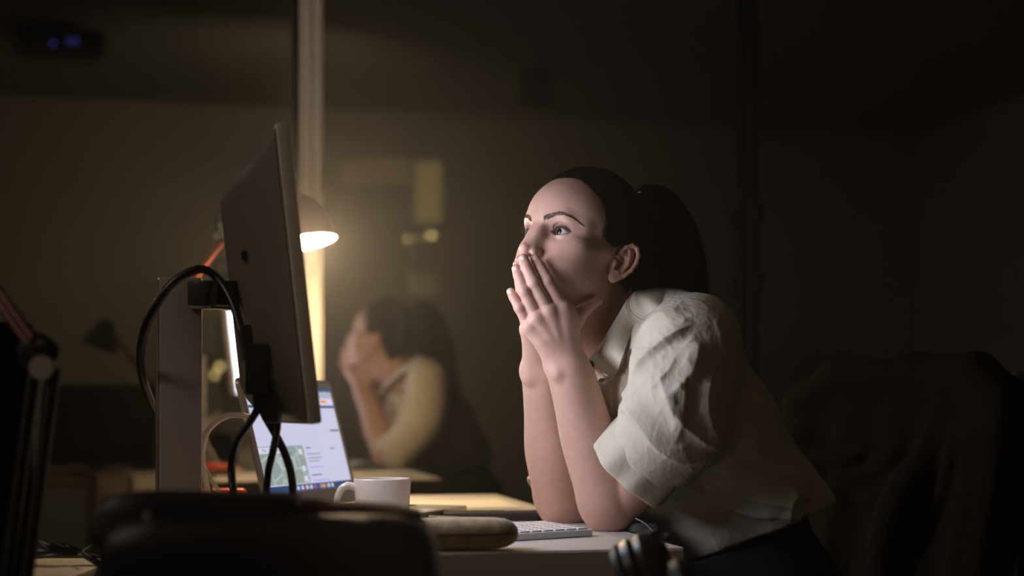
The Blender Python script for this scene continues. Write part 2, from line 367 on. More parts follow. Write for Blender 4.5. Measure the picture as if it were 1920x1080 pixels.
def plate(mb, f, outline, c0, c1):
    n = len(outline); v = [f(x, y, c0) for x, y in outline] + [f(x, y, c1) for x, y in outline]
    mb.add(v, [tuple(range(n))[::-1], tuple(range(n, 2 * n))] + [(i, (i + 1) % n, n + (i + 1) % n, n + i) for i in range(n)]); return mb
lid = plate(MB(lo), lp, rrect(LW, LH, .012), -.005, .0).build('lid', M['alu'], lap, sharp=30)
M['bezel_grey'] = mat('grey_bezel', (.36, .32, .27), .4)
plate(MB(lo), lp, rrect(LW - .003, LH - .003, .011), .0, .0006).build('bezel', M['bezel_grey'], lap, sharp=30)
for o in (lap.children[-1],): pass
def base_f(x, y, z): return HL + lw * x + ln0 * y + ZZ * (z - .017)
plate(MB(lo), base_f, rrect(LW, .205, .012), .003, .015).build('base', M['alu'], lap, sharp=30)
mb = MB(lo)
for r_ in range(5):
    for q in range(13):
        mb.box(base_f(.021 + q * .0192 + .0096, .035 + r_ * .0185 + .008, .0155), (.016, .0155, .0015), (lw, ln0, ZZ), .0005, 1)
mb.build('keys', M['black_plastic'], lap)['kind'] = 'stuff'
plate(MB(lo), lambda x, y, z: base_f(.095 + x, .132 + y, z), rrect(.10, .064, .004), .0148, .0154).build('trackpad', M['grey_metal'], lap)
# the lit page
def em(name, c, s=1.0): return mat(name, (.0, .0, .0), .12, spec=.5, emit=c, es=s)
SW, SH, SX, SY = LW - .024, .173, .012, .028
UI = {'page': em('page_white', (.60, .60, .78)), 'navy': em('page_navy', (.035, .085, .22)), 'bar': em('page_bar', (.42, .45, .55)), 'line': em('page_line', (.33, .35, .50)),
      'link': em('page_link', (.38, .40, .85)), 'dark': em('page_dark', (.16, .17, .25)), 'dock': em('page_dock', (.04, .07, .17)), 'orange': em('page_orange', (.85, .32, .10)),
      'white': em('page_bright', (.68, .68, .82)), 'red': em('page_red', (.6, .10, .09)), 'blue': em('page_blue', (.08, .25, .65)), 'grey': em('page_grey', (.30, .36, .42)), 'olive': em('page_olive', (.36, .36, .30))}
mapm = em('page_map', (.36, .40, .36)); N, L, b = nodes(mapm)
tc = N.new('ShaderNodeTexCoord'); vo = N.new('ShaderNodeTexVoronoi'); vo.feature = 'DISTANCE_TO_EDGE'; vo.inputs['Scale'].default_value = 38; L.new(tc.outputs['Object'], vo.inputs['Vector'])
nz = N.new('ShaderNodeTexNoise'); nz.inputs['Scale'].default_value = 25; L.new(tc.outputs['Object'], nz.inputs['Vector'])
r1 = N.new('ShaderNodeValToRGB'); r1.color_ramp.elements[0].color = (.50, .52, .55, 1); r1.color_ramp.elements[0].position = .03; r1.color_ramp.elements[1].color = (.33, .37, .32, 1); r1.color_ramp.elements[1].position = .07
r2 = N.new('ShaderNodeValToRGB'); r2.color_ramp.elements[0].color = (.85, .95, 1.0, 1); r2.color_ramp.elements[0].position = .38; r2.color_ramp.elements[1].color = (1, 1, .95, 1); r2.color_ramp.elements[1].position = .6
mm = N.new('ShaderNodeMix'); mm.data_type = 'RGBA'; mm.blend_type = 'MULTIPLY'; mm.inputs[0].default_value = 1
L.new(vo.outputs['Distance'], r1.inputs[0]); L.new(nz.outputs['Fac'], r2.inputs[0]); L.new(r1.outputs[0], mm.inputs[6]); L.new(r2.outputs[0], mm.inputs[7]); L.new(mm.outputs[2], b.inputs['Emission Color'])
UI['map'] = mapm; uk = list(UI)
mb = MB(lo)
def ui(k, x0, y0, x1, y1, lv):        # fractions of the screen, y down
    mb.mi = uk.index(k); f = lambda x, y: lp(SX + x * SW, SY + (1 - y) * SH, .0007 + .00012 * lv)
    mb.quad(f(x0, y1), f(x1, y1), f(x1, y0), f(x0, y0))
ui('page', 0, 0, 1, 1, 0); ui('navy', 0, 0, 1, .035, 1); ui('bar', 0, .035, 1, .10, 1); ui('white', .02, .11, .98, .165, 1); ui('navy', 0, .175, 1, .20, 1)
for i in range(4): ui('olive' if i == 0 else 'white', .06 + .12 * i, .045, .14 + .12 * i, .09, 2)
ui('white', .02, .01, .05, .026, 2); ui('line', .07, .01, .18, .026, 2); ui('orange', .84, .12, .92, .15, 2); ui('line', .66, .12, .80, .14, 2)
ui('link', .03, .26, .19, .275, 1); ui('navy', .88, .42, .99, .435, 1)
ui('dark', .0, .565, .50, .57, 1); ui('white', .0, .572, .50, .63, 1); ui('map', .0, .63, .50, .925, 1); ui('map', .26, .572, .50, .63, 2)
for y in (.60, .76, .86): ui('white', .435, y, .475, y + .05, 3)
for (x, y, wd, k) in [(.53, .585, .06, 'dark'), (.53, .645, .16, 'line'), (.53, .685, .16, 'line'), (.53, .715, .13, 'line'), (.53, .775, .17, 'link'), (.53, .85, .12, 'dark'), (.53, .905, .20, 'link'), (.83, .60, .05, 'dark')]:
    ui(k, x, y, x + wd, y + .012, 1)
for (x, y) in [(.33, .62), (.30, .74), (.10, .66)]: ui('blue', x, y, x + .02, y + .03, 3)
ui('dock', 0, .935, 1, 1.0, 2)
for i, k in enumerate(['grey', 'white', 'blue', 'white', 'red', 'white', 'grey', 'white', 'dark', 'red', 'navy', 'blue', 'orange', 'orange', 'dark', 'white', 'grey', 'white']):
    ui(k, .30 + i * .026, .948, .320 + i * .026, .985, 3)
scr = mb.build('screen', [UI[k] for k in uk], lap, smooth=False, recalc=False)
def text(s, loc, ax, size, m, name, parent):
    cu = bpy.data.curves.new(name, 'FONT'); cu.body = s; cu.size = size; cu.extrude = .0
    o = bpy.data.objects.new(name, cu); COL.objects.link(o); cu.materials.append(m)
    R = Matrix(((ax[0][0], ax[1][0], ax[2][0]), (ax[0][1], ax[1][1], ax[2][1]), (ax[0][2], ax[1][2], ax[2][2])))
    bpy.context.view_layer.update(); me = bpy.data.meshes.new_from_object(o.evaluated_get(bpy.context.evaluated_depsgraph_get())); bpy.data.objects.remove(o)
    o = bpy.data.objects.new(name, me); COL.objects.link(o)
    o.parent = parent; o.location = tuple(np.array(loc) - np.array(parent.location)); o.rotation_euler = R.to_euler(); return o
text('Map', lp(SX + .03 * SW, SY + (1 - .615) * SH, .0015), LA, .0085, UI['dark'], 'screen_text', lap)
text('Satellite', lp(SX + .11 * SW, SY + (1 - .615) * SH, .0015), LA, .0085, UI['line'], 'screen_text', lap)

# ------------------------------------------------------------------ desk lamp with the lit shade
lamp = thing('desk_lamp', 'red brown desk lamp with a glowing shade, beside the window mullion', 'lamp', pt(356, 950, 2.76) * [1, 1, 0] + [0, 0, DZ])
lo2 = np.array(lamp.location); YL = 2.74
MB(lo2).lathe(lo2, ZZ, [(0, 0), (.05, 0), (.05, .012), (.045, .02), (.02, .026), (.012, .04), (0, .04)], 36).build('base', M['black_plastic'], lamp)
J1 = pt(308, 604, YL); J2 = pt(420, 446, YL); lb = lo2 + ZZ * .04
for off in (-.011, .011):
    MB(lo2).tube([lb + U * off, J1 + U * off], .005, 10).build('lower_arm', M['red'], lamp)
    sdv = np.array([.75, 0, .66]) * off
    MB(lo2).tube([J1 + sdv, pt(378, 500, YL) + sdv, J2 + sdv], .0062, 10).build('upper_arm', M['red'], lamp)
MB(lo2).lathe(J1 - V * .014, V, [(0, 0), (.016, 0), (.016, .028), (0, .028)], 20).build('joint', M['chrome'], lamp)
mb = MB(lo2); mb.lathe(pt(425, 437, YL) - V * .02, V, [(0, 0), (.014, 0), (.014, .04), (0, .04)], 20); mb.lathe(pt(413, 425, YL) - V * .012, V, [(0, 0), (.007, 0), (.007, .024), (0, .024)], 14)
mb.lathe(pt(405, 445, YL) - V * .012, V, [(0, 0), (.006, 0), (.006, .024), (0, .024)], 14); mb.lathe(pt(434, 447, YL) - V * .015, V, [(0, 0), (.010, 0), (.010, .03), (0, .03)], 14)
mb.build('joint', M['chrome'], lamp)
MB(lo2).tube([pt(406, 432, YL), pt(405, 412, YL), pt(411, 398, YL), pt(421, 394, YL), pt(432, 400, YL), pt(438, 418, YL), pt(438, 440, YL)], .0035, 8, spline=6).build('cord_loop', M['cable'], lamp)
MB(lo2).tube([pt(276, 612, YL), pt(272, 596, YL), pt(286, 588, YL), pt(302, 598, YL)], .003, 8, spline=6).build('cord_loop', M['cable'], lamp)
SA = np.array([.20, -.08, -.976]); SA /= np.linalg.norm(SA)          # where the shade looks
SO = pt(570, 455, YL)                                             # centre of its mouth
apex = SO - SA * .092
MB(lo2).tube([J2, pt(470, 415, YL), apex + SA * .01], .006, 10, spline=6).build('head_arm', M['red'], lamp)
M['shade'] = mat('shade_enamel', (.20, .07, .045), .35); M['shade_in'] = mat('shade_white_inside', (.85, .82, .76), .4)
mb = MB(lo2); R_ = .064
outer = [(.014, -.092), (.026, -.088), (.041, -.076), (.051, -.059), (.058, -.038), (.062, -.018), (R_ - .001, -.006), (R_, 0)]
mb.lathe(SO, SA, [(0, -.093)] + outer, 48); mb.build('shade', M['shade'], lamp, recalc=False)
mb = MB(lo2); mb.lathe(SO, SA, [(R_, 0), (R_ - .003, -.006), (.059, -.018), (.055, -.038), (.047, -.056), (.037, -.072), (.02, -.084), (0, -.086)], 48); mb.build('shade_lining', M['shade_in'], lamp, recalc=False)
bm = bmesh.new(); bmesh.ops.create_uvsphere(bm, u_segments=24, v_segments=14, radius=.029)
bc = SO - SA * .040
for v in bm.verts: v.co += Vector(bc)
M['bulb'] = mat('lamp_bulb', (1, 1, 1), .4, emit=(1.0, .74, .45), es=30)
mb = MB(lo2); mb.bm(bm); bm.free(); mb.tube([bc - SA * .02, bc - SA * .052], .013, 14); mb.build('bulb', M['bulb'], lamp)
l = bpy.data.lights.new('lamp_light', 'POINT'); l.energy = LAMP_W; l.color = (1.0, .71, .40); l.shadow_soft_size = .03
o = bpy.data.objects.new('lamp_light', l); COL.objects.link(o); o.location = tuple(SO - SA * .006)

# ------------------------------------------------------------------ mug, papers, phone, keyboard and the rest
mug = thing('mug', 'white ceramic mug with a handle, in front of the laptop', 'mug', (pt(717, 1000, 1.945) * [1, 1, 0]) + [0, 0, DZ])
mo2 = np.array(mug.location); mr = .039
MB(mo2).lathe(mo2, ZZ, [(0, .001), (.027, 0), (.031, .004), (.0365, .034), (mr, .074), (mr, .0795), (mr - .001, .0805), (mr - .003, .080), (mr - .0035, .074), (.033, .034), (.028, .008), (0, .006)], 56).build('cup', M['ceramic'], mug)
hd = np.array([-.98, -.2, 0]); hc = mo2
MB(mo2).tube([hc + hd * .036 + ZZ * .068, hc + hd * .046 + ZZ * .071, hc + hd * .056 + ZZ * .066, hc + hd * .062 + ZZ * .049, hc + hd * .058 + ZZ * .031, hc + hd * .048 + ZZ * .021, hc + hd * .034 + ZZ * .019], [.0055, .005, .005, .0048, .005, .005, .0055], 14, spline=6).build('handle', M['ceramic'], mug)

nb = thing('phone_wallet', 'black leather phone wallet lying beside the right elbow', 'phone case', (pt(925, 965, 2.27) * [1, 1, 0]) + [0, 0, DZ])
no2 = np.array(nb.location); pw = np.array([.985, .10, 0]); pw /= np.linalg.norm(pw); pd = np.array([-pw[1], pw[0], 0])
def nbf(x, y, z): return no2 + pw * (x - .08) + pd * (y - .045) + ZZ * z
plate(MB(no2), nbf, rrect(.152, .08, .009), .0, .005).build('back_cover', M['leather'], nb, sharp=30)
plate(MB(no2), nbf, rrect(.152, .08, .009), .0055, .0125).build('front_cover', M['leather'], nb, sharp=30)
plate(MB(no2), lambda x, y, z: nbf(x + .10, y + .055, z), rrect(.045, .014, .004), .0124, .0130).build('metal_trim', M['alu'], nb)
pen = thing('pen', 'silver ballpoint pen lying against the black phone wallet', 'pen', pt(840, 972, 2.20) * [1, 1, 0] + [0, 0, DZ])
a, b = pt(820, 970, 2.21), pt(862, 970, 2.19); a[2] = b[2] = DZ + .0055; dd = (b - a) / np.linalg.norm(b - a)
MB(pen.location).tube([a - dd * .05, a + dd * .02, b - dd * .003], .0045, 12).build('barrel', M['black_plastic'], pen)
MB(pen.location).tube([a + dd * .003, b - dd * .004], .0052, 12).build('cap', M['chrome'], pen)
MB(pen.location).tube([b - dd * .004, b + dd * .003], [.003, .001], 12).build('tip', M['chrome'], pen)
pp = thing('paper_sheet', 'cream sheet of paper lying flat behind the phone wallet', 'paper', pt(850, 950, 2.62) * [1, 1, 0] + [0, 0, DZ])
M['paper'] = mat('cream_paper', (.66, .60, .50), .8)
ppo = np.array(pp.location); A4 = []
for i in range(9):
    for j in range(7):
        A4.append(ppo + U * (.21 * (i / 8 - .5)) * 1 + V * (.22 * (j / 6 - .5)) + ZZ * (.0015 + .0025 * max(0, (i - 5)) / 3 * (j / 6)))
MB(ppo).add(A4, [(i * 7 + j, i * 7 + 7 + j, i * 7 + 8 + j, i * 7 + j + 1) for i in range(8) for j in range(6)]).build('sheet', M['paper'], pp)

kb = thing('keyboard', 'slim white keyboard lying in front of the woman\'s elbows', 'keyboard', pt(1000, 1010, 1.9) * [1, 1, 0] + [0, 0, DZ])
ko = np.array(kb.location); kR = pt(1114, 1003, 1.955); kR[2] = DZ
kd = np.array([-.83, -.557, 0]); kd /= np.linalg.norm(kd); ke = np.array([-kd[1], kd[0], 0]); ke = ke if ke[1] > 0 else -ke
def kf(x, y, z): return kR + kd * x + ke * y + ZZ * (z + .0035 * y / .115)
MB(ko)
plate(MB(ko), kf, rrect(.28, .115, .006), .001, .0095).build('case', M['keys'], kb, sharp=30)
for r_ in range(6):
    for q in range(14):
        x = .006 + q * .0192; y = .005 + r_ * .0177
        MB(ko).box(kf(x + .0093, y + .008, .0106), (.0168, .0150, .0028), (kd, ke, ZZ), .0006, 1).build('key', M['keys'], kb) if (q, r_) == (0, 0) else None
key0 = [c for c in kb.children if c.name.startswith('key')][0]
for r_ in range(6):
    for q in range(14):
        if (q, r_) == (0, 0): continue
        k = key0.copy(); COL.objects.link(k); k.parent = kb; dv = kf(q * .0192, r_ * .0177, 0) - kf(0, 0, 0); k.location = Vector(key0.location) + Vector(dv)

gc = thing('glasses_case', 'tan suede glasses case with a rounded end at the desk edge', 'case', pt(885, 1030, 1.765) * [1, 1, 0] + [0, 0, DZ])
go = np.array(gc.location); gd = np.array([.985, .16, 0]); gd /= np.linalg.norm(gd); ge = np.array([-gd[1], gd[0], 0])
def capsule(zs, z0, ex=.0):
    vs = []; prof = [(-.078, .004), (-.074, .013), (-.066, .019), (-.05, .021), (0, .0215), (.045, .0205), (.058, .0185), (.067, .014), (.072, .008), (.0735, .002)]
    n = 24
    for x, r in prof:
        for j in range(n):
            a = 2 * math.pi * j / n; cy, cz = math.cos(a), math.sin(a)
            cy = math.copysign(abs(cy) ** .8, cy); cz = math.copysign(abs(cz) ** .8, cz)
            vs.append(go + gd * (x - .016) + ge * cy * (r + .003) + ZZ * (.0205 + cz * r * .95))
    fs = [(i * n + j, i * n + (j + 1) % n, (i + 1) * n + (j + 1) % n, (i + 1) * n + j) for i in range(len(prof) - 1) for j in range(n)]
    fs += [tuple(range(n)), tuple((len(prof) - 1) * n + j for j in range(n))]; return vs, fs
MB(go).add(*capsule(1, 0)).build('shell', M['suede'], gc)
mb = MB(go); P = [go + gd * (x - .016) - ge * (r + .0035) + ZZ * .021 for x, r in [(-.066, .019), (-.05, .021), (0, .0215), (.045, .0205), (.058, .0185), (.067, .014)]]; mb.tube(P, .0012, 6, spline=4); mb.build('seam', M['brown_leather'], gc)

st = thing('stapler', 'small red stapler lying behind the monitor cables', 'stapler', pt(420, 930, 2.55) * [1, 1, 0] + [0, 0, DZ])
so = np.array(st.location)
MB(so).box(so + np.array([0, 0, .006]), (.075, .03, .012), (U, V, ZZ), .004).build('base', M['black_plastic'], st)
MB(so).box(so + np.array([0, 0, .024]), (.078, .028, .020), (U, V, ZZ), .009, 3).build('top', M['redplastic'], st)
MB(so).box(so + np.array([.048, .01, .016]), (.022, .018, .01), (U, V, ZZ), .003).build('nose', M['yellowplastic'], st)

# foreground: black bag with a maroon flap, headphones, black lamp, dark monitor, cable bundle
bag = thing('handbag', 'big black leather bag with a maroon flap, blurred on the near desk', 'bag', np.array([-.22, 1.26, DZN]))
bo2 = np.array(bag.location)
def soft_box(mb, c, size, ax, p=6, n=24, m=14, taper=0.0):
    vs = []
    for j in range(m + 1):
        th = -math.pi / 2 + math.pi * j / m
        for i in range(n):
            ph = 2 * math.pi * i / n
            x, y, z = math.cos(th) * math.cos(ph), math.cos(th) * math.sin(ph), math.sin(th)
            s_ = (abs(x) ** p + abs(y) ** p + abs(z) ** p) ** (-1 / p); x, y, z = x * s_, y * s_, z * s_
            k = 1 - taper * (z + 1) / 2
            vs.append(np.array(c) + ax[0] * x * size[0] / 2 * k + ax[1] * y * size[1] / 2 * k + ax[2] * z * size[2] / 2)
    mb.add(vs, [(j * n + i, j * n + (i + 1) % n, (j + 1) * n + (i + 1) % n, (j + 1) * n + i) for j in range(m) for i in range(n)]); return mb
soft_box(MB(bo2), (-.213, 1.27, DZ + .0215), (.31, .13, .119), (np.array([1., 0, 0]), np.array([0, 1., 0]), ZZ), 7, 32, 18, .08).build('bag_body', M['leather'], bag)
soft_box(MB(bo2), (-.277, 1.28, DZ + .072), (.20, .09, .054), (np.array([1., 0, -.01]), np.array([0, 1., 0]), ZZ), 7, 28, 14, .12).build('side_pocket', M['leather'], bag)
soft_box(MB(bo2), (-.200, 1.30, DZ + .078), (.235, .08, .026), (np.array([1., 0, -.05]), np.array([0, 1., 0]), ZZ), 5, 28, 12).build('flap', M['brown_leather'], bag)
MB(bo2).box((-.314, 1.225, DZ + .080), (.006, .003, .008), None, .001).build('buckle', M['grey_metal'], bag)
MB(bo2).box((-.105, 1.20, DZ + .014), (.010, .004, .014), None, .002).build('buckle', M['grey_metal'], bag)

hp = thing('headphones', 'black headphones with gold lit ridges lying at the desk corner', 'headphones', pt(1212, 1078, 1.50) * [1, 1, 0] + [0, 0, DZN])
ho = np.array(hp.location)
M['hp'] = mat('satin_black', (.012, .010, .009), .38)
hcn = pt(1216, 1070, 1.50); hv = np.array([.93, -.12, .34]); hv /= np.linalg.norm(hv)
MB(ho).lathe(hcn - hv * .014, hv, [(0, -.010), (.028, -.010), (.037, -.006), (.040, .002), (.038, .006), (.036, .008), (.038, .011), (.0415, .016), (.0405, .026), (.036, .034), (.024, .040), (0, .041)], 44).build('ear_cup', M['hp'], hp)
MB(ho).lathe(hcn - hv * .030, hv, [(.014, .0), (.032, -.002), (.038, .005), (.036, .011), (.024, .013), (.014, .0)], 40).build('ear_cushion', M['leather'], hp)
for dx, dz in ((.004, .040), (.020, .036)):
    MB(ho).box(hcn + np.array([dx, -.008, dz]), (.008, .010, .007), None, .002).build('button', M['hp'], hp)
o2 = hcn + np.array([.035, -.12, -.006])
MB(ho).lathe(o2 - hv * .012, hv, [(0, -.008), (.026, -.008), (.034, -.004), (.036, .004), (.030, .014), (.02, .017), (0, .018)], 40).build('ear_cup', M['hp'], hp)
MB(ho).tube([hcn + np.array([.02, -.01, -.01]), hcn + np.array([.062, -.03, -.030]), hcn + np.array([.075, -.08, -.032]), hcn + np.array([.066, -.12, -.028]), o2 + np.array([.012, -.0, -.012])], .006, 12, spline=6).build('headband', M['hp'], hp)
cable('cable', 'thin headphone cord running along the near desk edge', [(1185, 1110, 1.5), (1150, 1108, 1.52), (1110, 1106, 1.52), (1060, 1108, 1.52), (1000, 1110, 1.52)], .002, M['cable'], kmon=False)

bl = thing('desk_lamp', 'black unlit desk lamp at the left edge of the picture', 'lamp', np.array([-.545, 1.40, DZN]))
blo = np.array(bl.location); K1 = pt(84, 690, 1.42); K0 = blo + np.array([.055, .0, .03])
MB(blo).lathe(blo, ZZ, [(0, 0), (.04, 0), (.04, .012), (.036, .018), (.015, .024), (.012, .035), (0, .035)], 36).build('base', M['black_plastic'], bl)
MB(blo).box(blo + np.array([.028, 0, .026]), (.075, .02, .012), None, .003).build('arm_clamp', M['black_plastic'], bl)
for off in (-.010, .010):
    MB(blo).tube([K0 + np.array([off, 0, 0]), K1 + np.array([off, 0, 0])], .0065, 10).build('lower_arm', M['black_plastic'], bl)
MB(blo).lathe(K1 - np.array([0, .012, 0]), (0, 1, 0), [(0, 0), (.012, 0), (.012, .024), (0, .024)], 18).build('joint', M['grey_metal'], bl)
MB(blo).box(pt(68, 668, 1.42), (.032, .02, .026), None, .004).build('joint_block', M['black_plastic'], bl)
MB(blo).tube([pt(38, 650, 1.42), pt(40, 664, 1.42), pt(55, 672, 1.42)], .0035, 8, spline=5).build('hook', M['black_plastic'], bl)
MB(blo).tube([pt(62, 626, 1.42), pt(80, 632, 1.42), pt(103, 650, 1.42), pt(104, 664, 1.42), pt(92, 680, 1.42)], .0034, 8, spline=5).build('hook', M['black_plastic'], bl)
K2 = np.array([-.66, 1.53, CZ + .28])
for off in (-.006, .006):
    MB(blo).tube([pt(64, 648, 1.42) + ZZ * off, K2 + ZZ * off], .005, 10).build('upper_arm', M['red'], bl)
sa2 = np.array([-.35, .1, -.93]); sa2 /= np.linalg.norm(sa2); so2 = K2 + np.array([-.03, 0, -.06])
mb = MB(blo); mb.lathe(so2, sa2, [(0, -.09), (.02, -.088), (.03, -.07), (.05, -.03), (.06, 0), (.058, 0), (.047, -.03), (.028, -.066), (0, -.07)], 36); mb.build('shade', M['black_plastic'], bl, recalc=False)

M['dull_black'] = mat('dull_black', (.008, .008, .008), .95, spec=.05)
dm = thing('monitor', 'dark switched-off monitor cut off by the left edge', 'monitor', np.array([-.69, 1.46, DZN]))
dmo = np.array(dm.location); dax = (np.array([.985, .17, 0]), np.array([-.17, .985, 0]), ZZ)
MB(dmo).box((-.68, 1.46, DZN + .17), (.36, .02, .27), dax, .006).build('housing', M['dull_black'], dm)
MB(dmo).box((-.69, 1.475, DZN + .06), (.05, .014, .12), dax, .004).build('neck', M['dull_black'], dm)
MB(dmo).box((-.69, 1.445, DZN + .006), (.16, .08, .012), dax, .004).build('foot', M['dull_black'], dm)

M['paper2'] = mat('cream_panel', (.60, .53, .43), .5); DT = .72
du = thing('drawer_unit', 'cream drawer unit under the cable bundle at the lower left', 'drawers', (-.573, 1.71, 0))
duo = np.array(du.location)
MB(duo).box((-.573, 1.72, .36), (.118, .28, .70), None, .003).build('body', M['paper2'], du)
MB(duo).box((-.573, 1.71, DT - .006), (.124, .30, .012), None, .002).build('top_panel', M['paper2'], du)
for k in range(3):
    d_ = MB(duo).box((-.573, 1.574, .14 + k * .22), (.108, .014, .20), None, .002).build('drawer', M['paper2'], du)
    h_ = MB(duo).box((-.573, 1.560, .20 + k * .22), (.05, .014, .008), None, .002).build('drawer_handle', M['chrome'], None); h_.parent = d_; h_.location = (0, 0, 0)
tb = thing('wooden_crate', 'small dark wooden crate left of the cream drawer unit', 'crate', (-.69, 1.72, 0))
tbo = np.array(tb.location)
MB(tbo).box((-.69, 1.72, .355), (.10, .26, .71), None, .004).build('crate_body', M['wood'], tb)
MB(tbo).box((-.69, 1.72, .715), (.104, .264, .012), None, .003).build('lid', M['wood'], tb)
cbn = thing('cable_bundle', 'bundle of black cables tied with a wire, lying on the cream drawer unit', 'cables', (-.55, 1.78, DT))
cbo = np.array(cbn.location)
for k, P in enumerate([[(62, 1045, 1.80), (100, 1041, 1.79), (140, 1040, 1.79), (170, 1046, 1.79), (195, 1060, 1.76)], [(66, 1012, 1.80), (95, 1022, 1.79), (120, 1030, 1.79), (150, 1036, 1.79), (192, 1043, 1.78)],
        [(70, 1014, 1.80), (92, 1028, 1.79), (125, 1036, 1.79), (155, 1041, 1.79), (186, 1056, 1.77)], [(115, 1020, 1.80), (130, 1024, 1.79), (150, 1033, 1.79), (175, 1047, 1.78), (188, 1060, 1.76)], [(45, 1034, 1.80), (85, 1033, 1.79), (120, 1038, 1.79), (150, 1040, 1.79), (180, 1056, 1.77)]]):
    MB(cbo).tube([pt(*p) for p in P], .0028, 8, spline=8).build('cable', M['cable'], cbn)
MB(cbo).tube([pt(158, 1036, 1.785), pt(158, 1031, 1.785), pt(172, 1022, 1.79), pt(190, 1003, 1.80), pt(205, 988, 1.81)], .0014, 6, spline=6).build('wire_tie', M['cable_grey'], cbn)
print('setting done', round(time.time() - T0, 1))

hz = MB((0, 0, 1.4)).box(rm(0, -1.9, 1.45), (8.6, 3.7, 2.8), AX).build('bloom_volume', bpy.data.materials.new('bloom_scatter'), smooth=False); struct(hz)  # scattering volume added to imitate lens bloom around the desk lamp
hm = hz.data.materials[0]; hm.use_nodes = True; N, L = hm.node_tree.nodes, hm.node_tree.links; N.remove(N['Principled BSDF'])
vs_ = N.new('ShaderNodeVolumeScatter'); vs_.inputs['Density'].default_value = .018; vs_.inputs['Anisotropy'].default_value = .84; L.new(vs_.outputs[0], N['Material Output'].inputs['Volume'])
# ================================================================== the woman: signed distance fields turned into meshes
def smin(a, b, k):
    if k <= 1e-6: return np.minimum(a, b)
    h = np.maximum(k - np.abs(a - b), 0) / k
    return np.minimum(a, b) - h * h * k * .25
class Field:
    def __init__(s): s.p = []
    def _add(s, kind, data, mode, k, c, r): s.p.append((kind, data, mode, k, np.array(c, np.float32), float(r))); return s
    def cone(s, a, b, r1, r2, k=.004, mode=1, flat=None):
        "round cone; flat=(axis, factor) squashes the cross-section along axis"
        a = np.array(a, float); b = np.array(b, float)
        return s._add('c', (a.astype(np.float32), b.astype(np.float32), r1, r2, flat), mode, k, (a + b) / 2, np.linalg.norm(b - a) / 2 + max(r1, r2) * (1 if flat is None else max(flat[1], 1)))
    def ball(s, c, r, k=.004, mode=1): return s.cone(c, np.array(c, float) + 1e-5, r, r, k, mode)
    def ell(s, c, R, rad, k=.004, mode=1):
        return s._add('e', (np.array(c, np.float32), np.array(R, np.float32), np.array(rad, np.float32)), mode, k, c, max(rad))
    def path(s, P, r, k=.004, mode=1):
        r = list(r) if hasattr(r, '__len__') else [r] * len(P)
        for i in range(len(P) - 1): s.cone(P[i], P[i + 1], r[i], r[i + 1], k, mode)
        return s
    def func(s, fn, c, r, mode=1, k=.004): return s._add('f', fn, mode, k, c, r)
    def sub(s, g, k=.0, mode=1):
        cs = np.array([p[4] for p in g.p if p[2] == 1]); rs = np.array([p[5] for p in g.p if p[2] == 1]); lo = (cs - rs[:, None]).min(0); hi = (cs + rs[:, None]).max(0)
        return s._add('g', g, mode, k, (lo + hi) / 2, np.linalg.norm(hi - lo) / 2)
    @staticmethod
    def prim(kind, d, P):
        if kind == 'c':
            a, b, r1, r2, flat = d; pa = P - a; ba = b - a; t = np.clip(pa @ ba / np.float32(ba @ ba + 1e-12), 0, 1)
            q = pa - t[:, None] * ba; r = r1 + (r2 - r1) * t
            if flat is not None:
                ax = np.array(flat[0], np.float32); fk = np.float32(flat[1]); m = q @ ax; q = q + (m * (1 / fk - 1))[:, None] * ax
                return (np.sqrt((q * q).sum(1)) - r) * min(1, flat[1])
            return np.sqrt((q * q).sum(1)) - r
        if kind == 'e':
            c, R, rad = d; q = (P - c) @ R; k0 = np.sqrt(((q / rad) ** 2).sum(1)); k1 = np.sqrt(((q / rad ** 2) ** 2).sum(1)) + 1e-9
            return k0 * (k0 - 1) / k1
        if kind == 'f': return d(P)
    def __call__(s, P, bc=None, br=None):
        P = np.asarray(P, np.float32); d = np.full(len(P), .05 if bc is not None else 1e3, np.float32)
        for kind, data, mode, k, c, r in s.p:
            if bc is not None and np.linalg.norm(c - bc) - r > br + k + .006: continue
            v = data(P, bc, br) if kind == 'g' else Field.prim(kind, data, P)
            if mode == 1: d = smin(d, v, k)
            else: d = -smin(-d, v, k) if mode == -1 else -smin(-d, -v, k)
        return d
def field_mesh(F, lo, hi, h, nb=20):
    "mesh the zero level of F inside the box lo..hi, visiting only the bricks near the surface"
    lo = np.array(lo, float); hi = np.array(hi, float); n = np.ceil((hi - lo) / (h * nb)).astype(int)
    g = openvdb.FloatGrid(.05); br = h * nb * .5 * 1.733
    idx = np.stack(np.meshgrid(*[np.arange(k) for k in n], indexing='ij'), -1).reshape(-1, 3)
    cen = lo + (idx + .5) * nb * h; dc = F(cen.astype(np.float32))
    loc = (np.stack(np.meshgrid(*[np.arange(nb)] * 3, indexing='ij'), -1).reshape(-1, 3) * h).astype(np.float32)
    for i in range(len(idx)):
        if dc[i] > br * 1.5 + .004: continue
        if dc[i] < -br * 1.5 - .004: g.copyFromArray(np.full((nb,) * 3, -.05, np.float32), ijk=tuple(int(x) for x in idx[i] * nb)); continue
        P = loc + (lo + idx[i] * nb * h).astype(np.float32)
        g.copyFromArray(F(P, cen[i].astype(np.float32), br).reshape((nb,) * 3), ijk=tuple(int(x) for x in idx[i] * nb))
    v, q = g.convertToQuads(isovalue=0.0)
    return lo + v * h, q
